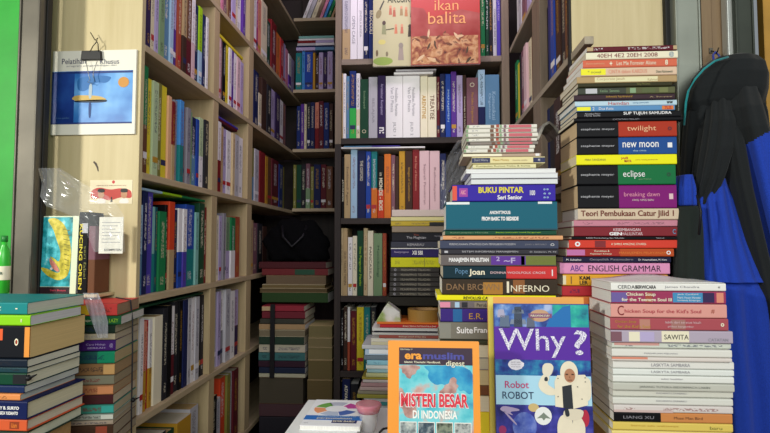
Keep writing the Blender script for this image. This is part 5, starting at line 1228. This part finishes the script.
# ---- brown packing tape roll
tp = atY(424.5, 322, 1.80); rT = 16.5 / 520 * 1.80
tr = thing('tape_roll', (tp.x, 1.80, tp.z + .0004), 'brown packing tape roll lying on the red-edged booklets in mid stall', 'tape')
hT = atY(424, 308.4, 1.76).z - atY(424, 322, 1.76).z
m = MB(); N_ = 40; ro, ri = rT, rT * .76
prof = [(ri, 0), (ro, 0), (ro, hT), (ri, hT)]
vs = [(r * math.cos(2 * math.pi * k / N_), r * math.sin(2 * math.pi * k / N_), z) for r, z in prof for k in range(N_)]
fs = [(i * N_ + k, i * N_ + (k + 1) % N_, ((i + 1) % 4) * N_ + (k + 1) % N_, ((i + 1) % 4) * N_ + k) for i in range(4) for k in range(N_)]
m.add(vs, fs); m.build('tape', principled('brown_tape', 'a07a3c', .3, vary=.1), tr, smooth=False)
m = MB(); ro2, ri2 = ri * .995, ri * .9
prof = [(ri2, .001), (ro2, .001), (ro2, hT - .001), (ri2, hT - .001)]
vs = [(r * math.cos(2 * math.pi * k / N_), r * math.sin(2 * math.pi * k / N_), z) for r, z in prof for k in range(N_)]
m.add(vs, fs); m.build('cardboard_core', principled('cardboard', 'a8875c', .8), tr)
# green and white wrapped magazine left of the tape
m = MB(); m.prism([(q.x, q.z) for q in (atY(376, 321.6, 1.76), atY(401, 321.6, 1.76), atY(400, 312, 1.76), atY(388, 303, 1.76), atY(384, 308, 1.76))], 1.752, 1.82)
o = m.build('wrapped_magazine', noise_print('pale_green_cover', ['80984c', 'a8b484', 'c8c8c0', 'd8d8d4'], 22, 3), bevel=.002)
tag(o, 'pale green and white magazine in wrap slumped left of the tape roll', 'magazine')

# ================================================================== FRONT BOTTOM OBJECTS
zt = atY(330, 426, 1.012).z
sup = atY(330, 428, 1.03)
fw0, fw1 = atY(299.5, 425, 1.012).x, atY(360, 425, 1.012).x
def top_book(label, x0, x1, y0, y1, ztop, T, cov, sheets, rz=0, pm=None):
    w, d = x1 - x0, y1 - y0
    r = thing('book', ((x0 + x1) / 2, (y0 + y1) / 2, ztop - T), label, 'book', None, (0, 0, rz))
    m = MB(); bt = .0008
    poly = [(-d / 2, 0), (d / 2, 0), (d / 2, T), (-d / 2, T), (-d / 2, T - bt), (d / 2 - bt, T - bt), (d / 2 - bt, bt), (-d / 2, bt)]
    vs = [(x, y, z) for x in (-w / 2, w / 2) for y, z in poly]; n = 8
    fs = [tuple(range(n - 1, -1, -1)), tuple(range(n, 2 * n))] + [(i, (i + 1) % n, (i + 1) % n + n, i + n) for i in range(n)]
    m.add(vs, fs); m.build('cover', flat(cov), r)
    p = MB(); p.box(-w / 2 + .0008, w / 2 - .0008, -d / 2 + .001, d / 2 - bt * 1.1, bt * 1.1, T - bt * 1.1); p.build('page_block', pm or PWH, r)
    def poly_top(name, pts, c, lift=1):
        q = MB(); e = .00025 * lift
        q.extrude_z([((u - .5) * w, (v - .5) * d) for u, v in pts], T + e - .0002, T + e); return q.build(name, flat(c), r)
    def text_top(s, u, v, ww, hh, c, lift=4, bold=0):
        o = text_obj(s, ww * w, hh * d, flat(c), r, 'lettering', bold=bold); o.location = ((u - .5) * w, (v - .5) * d, T + .00025 * lift + .0001)
    return r, poly_top, text_top
dz = .012
r, pt_, tt_ = top_book('small white book with coloured petal ring lying at the bottom front', fw0, fw1, 1.012, 1.178, zt, .009, 'eceef0', 3)
def petal(a0, a1, c, name='petal'):
    o_, i_ = [], []
    for k in range(9):
        a = a0 + (a1 - a0) * k / 8
        o_.append((.47 + .40 * math.cos(a), .63 + .27 * math.sin(a))); i_.append((.47 + .20 * math.cos(a), .63 + .12 * math.sin(a)))
    pt_(name, o_ + i_[::-1], c, 1)
for a, c in ((0.1, 'c04898'), (1.15, 'b8bccc'), (2.0, '70a850'), (3.0, 'e89c6c'), (4.05, 'b8c4d8'), (5.0, '4868b0')): petal(a, a + .9, c)
pt_('blue_band', [(0, .2), (1, .2), (1, .36), (0, .36)], '2c70c0', 1)
tt_('PANDUAN PRAKTIS', .55, .33, .66, .05, 'pale_blue', 3, .02); tt_('perpustakaan', .52, .25, .6, .07, 'ivory', 3, .02)
pt_('dark_label', [(.5, .1), (.92, .1), (.92, .2), (.5, .2)], '2c3468', 2); tt_('EDISI BARU', .7, .15, .36, .06, 'ivory', 4, .02); tt_('seri', .08, .08, .06, .03, 'grey', 3)
zu = zt - .0092
x0, x1 = atY(284, 428, 1.0).x, atY(396, 428, 1.0).x
top_book('large white book lying under the petal ring book at the bottom edge', x0 + .003, x1 - .075, .985, 1.205, zu, .016, 'e4e6e4', 3, pm=PWH)
top_book('wide white book lying lowest at the bottom front edge', x0 - .004, x1 - .02, .98, 1.21, zu - .0163, .02, 'dcdedc', 3, pm=PWH)
part(tb, 'riser', x0 + .004, x1 - .03, .985, 1.2, Z(TAB) + .0003, zu - .0163 - .0204, PLY)
# pink printed roll in cloudy wrap beside it
pr = thing('wrapped_roll', (atY(368, 426, 1.05).x, 1.06, zu - .0161), 'pink and grey plastic wrapped roll standing right of the petal ring book', 'roll', None, (0, 0.0, 0))
hR = atY(368, 405, 1.05).z - (zu - .016)
m = MB(); m.lathe([(.012, 0), (.014, .004), (.019, hR * .6), (.026, hR * .95), (.024, hR)], n=20); m.build('paper_roll', plastic_mat('cloudy_roll_film', (.8, .8, .82, 1), .45), pr, smooth=True)
m = MB(); m.lathe([(.0215, hR * .70), (.0266, hR * .95), (.0250, hR * 1.01), (.0232, hR * 1.012)], n=20); m.build('pink_rim', plastic_mat('pink_film', (.75, .2, .28, 1), .6), pr, smooth=True)
cord = MB(); cord.tube([atY(379, 433, .99), atY(383, 429, .995), atY(389, 427.5, 1.0), atY(394, 430, 1.0), atY(396, 436, 1.0)], .0022, 8)
tag(cord.build('black_cord', flat('black'), smooth=True), 'short black cord loop at the bottom left of the orange bordered book', 'cord')

# cords tied round the left piles
def cord_obj(pts, r, label):
    m = MB(); m.tube(pts, r, 6); tag(m.build('cord', flat('charcoal'), smooth=True), label, 'cord')
xk = atY(115, 300, 1.05)
cord_obj([atY(116, 297.5, 1.135), atY(130.5, 300, 1.118), atY(132.5, 320, 1.112), atY(132.5, 350, 1.107), atY(132, 380, 1.107), atY(131.5, 408, 1.105), atY(131.5, 440, 1.105)], .0016,
         'thin black cord tied down the page side of second left pile')
def blob(px, py, Y, label):
    p = atY(px, py, Y); m = MB(); m.lathe([(.001, -.005), (.0045, -.003), (.005, .001), (.002, .005)], n=10)
    m.tube([(0, 0, 0), (.008, 0, .003), (.014, .001, .006)], [.003, .002, .001], 6)
    o = m.build('cord_knot', flat('black'), smooth=True, loc=p); tag(o, label, 'knot')
blob(28.5, 378, .853, 'small black knot at the edge of the left front pile')
blob(133, 400, 1.1, 'small black cord knot low beside the second left pile')

# ---- green bottle at the far left edge
gb = atY(2.5, 294, 1.045)
bt_ = thing('plastic_bottle', (gb.x, 1.045, gb.z + .0002), 'green plastic bottle with white label at the far left edge', 'bottle')
gp = principled('green_bottle_plastic', '38b838', .25, spec=.5)
hB = atY(2, 236, 1.045).z - gb.z
m = MB(); m.lathe([(.008, 0), (.0125, .003), (.0128, hB * .62), (.0105, hB * .74), (.005, hB * .84), (.005, hB * .9)], n=28); m.build('bottle_body', gp, bt_, smooth=True)
m = MB(); m.lathe([(.0056, hB * .9), (.0062, hB * .905), (.0062, hB), (.005, hB * 1.005)], n=20); m.build('cap', principled('green_cap', '1c7c2c', .4), bt_, smooth=True)
m = MB(); m.lathe([(.0130, hB * .24), (.0131, hB * .25), (.0131, hB * .47), (.0130, hB * .48)], n=28); m.build('label_wrap', flat('ivory'), bt_, smooth=True)
o = text_obj('AIR', .016, .006, flat('dark_green'), bt_, 'lettering', bold=.02); o.matrix_local = Matrix.Translation((.002, -.01345, hB * .36)) @ M_FACE
part(tb, 'bottle_stand', gb.x - .02, gb.x + .016, 1.03, 1.06, Z(TAB) + .0003, gb.z - .0004, PLY)

# ================================================================== BLACK BAG in the dark corner
bgp = atY(295, 262, 2.66)
m = bmesh.new(); bmesh.ops.create_icosphere(m, subdivisions=4, radius=1.0)
rg = random.Random(2)
for v in m.verts:
    n_ = v.co.normalized()
    k = 1 + .10 * math.sin(n_.x * 5 + 1) * math.sin(n_.z * 4) + .05 * math.sin(n_.x * 13 + n_.z * 9) + .03 * math.sin(n_.z * 21 + n_.y * 11)
    v.co = Vector((n_.x * .135 * k, n_.y * .075 * k, (n_.z * .115 * k if n_.z > -.5 else -.0575 * k)))
me = bpy.data.meshes.new('bag_body'); m.to_mesh(me); m.free()
me.polygons.foreach_set('use_smooth', [True] * len(me.polygons))
me.materials.append(principled('black_bag_fabric', '070709', .95, spec=.1, bump=.3, bscale=300))
zz = atY(295, 262, 2.06).z
bag = thing('cloth_bag', (atY(297, 240, 2.145).x, 2.145, zz), 'black bulky cloth bag on the books in the dark back corner', 'bag')
o = bpy.data.objects.new('bag_body', me); COL.objects.link(o); o.parent = bag; o.location = (0, 0, .064)
m = MB(); m.tube([(-.05, -.045, .145), (-.04, -.075, .10), (0, -.083, .06), (.04, -.075, .10), (.05, -.045, .145)], .006, 8)
m.build('carry_strap', flat('black'), bag, smooth=True)

# ================================================================== JACKET
def cloth_mat(name, c, c2=None):
    key = ('C', name)
    if key in _M: return _M[key]
    m = bpy.data.materials.new(name); m.use_nodes = True
    nt = m.node_tree; b = nt.nodes['Principled BSDF']; b.inputs['Roughness'].default_value = .85
    b.inputs['Specular IOR Level'].default_value = .25; b.inputs['Sheen Weight'].default_value = .12
    N, L = nt.nodes.new, nt.links.new
    tc = N('ShaderNodeTexCoord'); n = N('ShaderNodeTexNoise'); n.inputs['Scale'].default_value = 900; n.inputs['Detail'].default_value = 2
    L(tc.outputs['Object'], n.inputs['Vector'])
    cr = N('ShaderNodeValToRGB'); a = s2l(c)
    cr.color_ramp.elements[0].position = .35; cr.color_ramp.elements[0].color = tuple(v * .65 for v in a[:3]) + (1,)
    cr.color_ramp.elements[1].position = .65; cr.color_ramp.elements[1].color = a
    L(n.outputs['Fac'], cr.inputs[0]); L(cr.outputs[0], b.inputs['Base Color'])
    bp = N('ShaderNodeBump'); bp.inputs['Strength'].default_value = .35; bp.inputs['Distance'].default_value = .002
    n2 = N('ShaderNodeTexNoise'); n2.inputs['Scale'].default_value = 45; n2.inputs['Detail'].default_value = 5; L(tc.outputs['Object'], n2.inputs['Vector'])
    L(n2.outputs['Fac'], bp.inputs['Height']); L(bp.outputs[0], b.inputs['Normal'])
    _M[key] = m
    return m
BLK = cloth_mat('black_fleece', '15191b'); BLU = cloth_mat('royal_blue_fleece', '1a3fae'); TEALP = cloth_mat('teal_piping', '1f8f92')
def loft(name, rings, parent, mat, n=80, seed=1, fold=.006, seg=10, mats=None, pick=None):
    fold *= 1.7
    """rings: (px left, px right, py, depth of the front, thickness) from top to bottom; folds run down the cloth"""
    rg = random.Random(seed); ph = [(rg.randint(3, 14), rg.uniform(0, 6.28), rg.uniform(.3, 1)) for _ in range(5)]
    R = []
    for i in range(len(rings) - 1):
        for k in range(seg):
            t = k / seg; ts = t * t * (3 - 2 * t) if False else t
            R.append([rings[i][q] * (1 - ts) + rings[i + 1][q] * ts for q in range(5)])
    R.append(list(rings[-1])); vs = []
    for j, (a, b, py, Y, T) in enumerate(R):
        yc = Y + T / 2; A, B = atY(a, py, yc), atY(b, py, yc); cx, hw = (A.x + B.x) / 2, (B.x - A.x) / 2
        for k in range(n):
            an = 2 * math.pi * k / n
            f = sum(w * math.sin(an * fr + p + j * .035) for fr, p, w in ph) / 3 * fold * min(1, j / 8)
            x = cx + (hw + f) * math.copysign(abs(math.cos(an)) ** .8, math.cos(an)); y = yc + (T / 2 + f) * math.sin(an)
            vs.append(Vector((x, y, A.z)) - parent.location)
    fs = [(j * n + k, (j + 1) * n + k, (j + 1) * n + (k + 1) % n, j * n + (k + 1) % n) for j in range(len(R) - 1) for k in range(n)]
    fs += [tuple(range(n)), tuple((len(R) - 1) * n + k for k in range(n - 1, -1, -1))]
    m = MB(); m.add(vs, fs)
    if pick:
        for i, f in enumerate(fs):
            c = sum((vs[q] for q in f), Vector()) / len(f) + parent.location; m.mi[i] = pick(c)
    return m.build(name, mats or mat, parent, smooth=True)
hk = atY(718, 60, 1.165)
jk = thing('jacket', (hk.x, 1.165, hk.z), 'black and blue fleece jacket with teal piping hanging on the right post', 'jacket')
loft('jacket_body', [(700, 745, 80, 1.12, .05), (691, 758, 92, 1.10, .07), (686, 764, 115, 1.09, .085), (683, 768, 150, 1.085, .09), (681, 775, 200, 1.08, .095), (679, 785, 260, 1.08, .1), (678, 795, 340, 1.08, .1), (678, 800, 440, 1.08, .1)], jk, BLK, seed=3, fold=.004)
# hood folded over the top
loft('hood', [(728, 742, 56.5, 1.10, .04), (712, 755, 60, 1.085, .07), (703, 762, 67, 1.075, .09), (694, 765, 78, 1.07, .1), (688, 765, 92, 1.075, .095), (686, 763, 104, 1.085, .08), (690, 760, 112, 1.10, .05)], jk, BLK, seed=8, fold=.004)
m = MB(); P = lambda x, y, Y: atY(x, y, Y - .022) - jk.location
m.tube([P(728, 57, 1.095), P(715, 61, 1.085), P(704, 69, 1.075), P(695, 79, 1.072), P(688.5, 91, 1.076), P(686, 102, 1.082), P(684, 125, 1.10)], .0022, 8); m.build('piping', TEALP, jk, smooth=True)
# centre blue panel of the body (front, lower)
loft('front_panel', [(702, 722, 180, 1.07, .06), (694, 731, 200, 1.055, .07), (696, 742, 240, 1.046, .08), (698, 757, 276, 1.036, .085), (700, 760, 281, 1.034, .085)], jk, BLU, seed=5, fold=.004)
loft('front_skirt', [(699, 757, 279, 1.05, .08), (702, 760, 300, 1.047, .085), (706, 764, 340, 1.045, .085), (712, 772, 390, 1.045, .085), (716, 776, 440, 1.045, .085)], jk, BLU, seed=15, fold=.010)
# left side strip of blue behind
loft('side_panel', [(677, 690, 176, 1.07, .05), (676, 693, 190, 1.06, .05), (676, 694, 206, 1.06, .05)], jk, BLU, seed=12, fold=.003)
loft('side_panel', [(676, 699, 207, 1.045, .05), (675.5, 701, 235, 1.04, .05), (675, 702, 279, 1.04, .05), (676, 700, 330, 1.05, .05)], jk, cloth_mat('dark_green_fleece', '1b2420'), seed=13, fold=.002)
# left sleeve, black
loft('sleeve', [(708, 722, 82, 1.12, .04), (705, 728, 104, 1.085, .06), (703, 731, 124, 1.058, .07), (699, 729, 150, 1.045, .08), (695, 720, 180, 1.05, .07), (692, 712, 205, 1.07, .04)], jk, BLK, seed=6, fold=.004)
# right sleeve: black down to the seam then blue
def seam(c):
    p = c - Vector((0, 0, CAMZ)); px = 385 + F * p.dot(_rt) / p.dot(_fw); py = 216.5 - F * p.dot(_up) / p.dot(_fw)
    return 1 if py > 147 - (px - 741) * .55 and px > 736 and py > 130 else 0
loft('sleeve', [(728, 748, 70, 1.12, .04), (728, 755, 90, 1.08, .06), (731, 760, 110, 1.045, .07), (735, 764, 130, 1.03, .08), (741, 770, 150, 1.03, .08), (749, 782, 180, 1.03, .08), (757, 796, 215, 1.03, .08), (768, 812, 260, 1.03, .08), (776, 824, 310, 1.04, .07)], jk, BLK, seed=7, fold=.003, seg=14, mats=[BLK, BLU], pick=seam)
# middle black fold between sleeve and panel
loft('placket', [(716, 732, 92, 1.12, .04), (718, 735, 118, 1.07, .05), (722, 741, 150, 1.045, .06), (730, 748, 190, 1.04, .06), (742, 760, 240, 1.038, .06), (754, 772, 290, 1.04, .06), (764, 782, 340, 1.04, .06), (768, 790, 440, 1.045, .06)], jk, BLK, seed=9, fold=.003)
m = MB(); m.tube([P(697, 195, 1.045), P(701, 212, 1.042), P(699, 235, 1.042)], .0022, 6); m.build('zip', flat('black'), jk, smooth=True)
m = MB(); m.tube([P(714, 62, 1.15), P(713, 55, 1.19), P(715.5, 52, 1.205), P(718.5, 55, 1.2), P(722, 62, 1.15)], .0022, 8); m.build('hanging_loop', cloth_mat('blue_loop', '2a3ca0'), jk, smooth=True)
# hook
hx = atY(717, 52, 1.18)
hkk = thing('coat_hook', (hx.x, 1.2045, hx.z), 'small dark wire hook on the brown board holding the jacket', 'hook')
m = MB(); m.tube([(0, 0, .012), (0, -.012, .006), (-.001, -.02, -.002), (0, -.026, 0.0), (.001, -.03, .008)], .0014, 8); m.build('hook_wire', principled('dark_wire', '2a261f', .4, .6), hkk, smooth=True)
m = MB(); m.box(-.004, .004, -.0025, 0, .006, .018); m.build('hook_plate', steel, hkk, bevel=.0006)

# ------------------------------------------------------------------ the smallest books of the dark corner as one mass
def px_area(o):
    """about how many pixels the spine of a book takes"""
    c = [ch for ch in o.children if ch.name.startswith('cover')][0]
    xs, ys = [], []
    R = o.matrix_basis
    for v in c.data.vertices:
        if v.co.y > .01: continue
        p = R @ v.co - Vector((0, 0, CAMZ)); d = p.dot(_fw)
        xs.append(min(770, max(0, 385 + F * p.dot(_rt) / d))); ys.append(min(433, max(0, 216.5 - F * p.dot(_up) / d)))
    return (max(xs) - min(xs)) * (max(ys) - min(ys))
KEEP = 300
bks = [o for o in bpy.data.objects if o.parent is None and o.get('category') == 'book']
cand = sorted([o for o in bks if len(o.children) <= 3 and any(ch.name.startswith('cover') for ch in o.children)], key=px_area)
cand = cand[:max(0, len(bks) - KEEP)]
verts, faces, mis, mats, gen, loc = [], [], [], [], [], []
for o in cand:
    for ch in list(o.children):
        me = ch.data; base = len(verts); M_ = o.matrix_basis @ ch.matrix_basis
        mt = me.materials[0]
        if mt not in mats: mats.append(mt)
        k = mats.index(mt); iscov = 'gen' in me.attributes
        for i_, v in enumerate(me.vertices):
            verts.append(tuple(M_ @ v.co))
            gen.append(tuple(me.attributes['gen'].data[i_].vector) if iscov else (0, 1, 0)); loc.append(tuple(me.attributes['loc'].data[i_].vector) if iscov else (0, 0, 0))
        for p in me.polygons: faces.append(tuple(i + base for i in p.vertices)); mis.append(k)
        bpy.data.objects.remove(ch)
    bpy.data.objects.remove(o)
if verts:
    me = bpy.data.meshes.new('distant_books'); me.from_pydata(verts, [], faces)
    for mt in mats: me.materials.append(mt)
    me.polygons.foreach_set('material_index', mis)
    a_ = me.attributes.new('gen', 'FLOAT_VECTOR', 'POINT'); a_.data.foreach_set('vector', [c for v in gen for c in v])
    a_ = me.attributes.new('loc', 'FLOAT_VECTOR', 'POINT'); a_.data.foreach_set('vector', [c for v in loc for c in v])
    me.update(); o = bpy.data.objects.new('distant_books', me); COL.objects.link(o)
    tag(o, 'slimmest and most distant books scattered through the dim shelves and corners', 'books', kind='stuff')

# cleaning up empties without children
for o in list(bpy.data.objects):
    if o.type == 'EMPTY' and not o.children: bpy.data.objects.remove(o)
# warn about labels that are too long or shared
if True:
    seen = {}
    for o in bpy.data.objects:
        if o.parent is None and 'label' in o:
            l = o['label']; n_ = len(l.replace(',', '').split())
            if n_ > 16 or n_ < 4: print('LABEL LENGTH', n_, l)
            seen.setdefault(l, []).append(o.name)
    for l, v in seen.items():
        if len(v) > 1: print('LABEL SHARED', len(v), l)
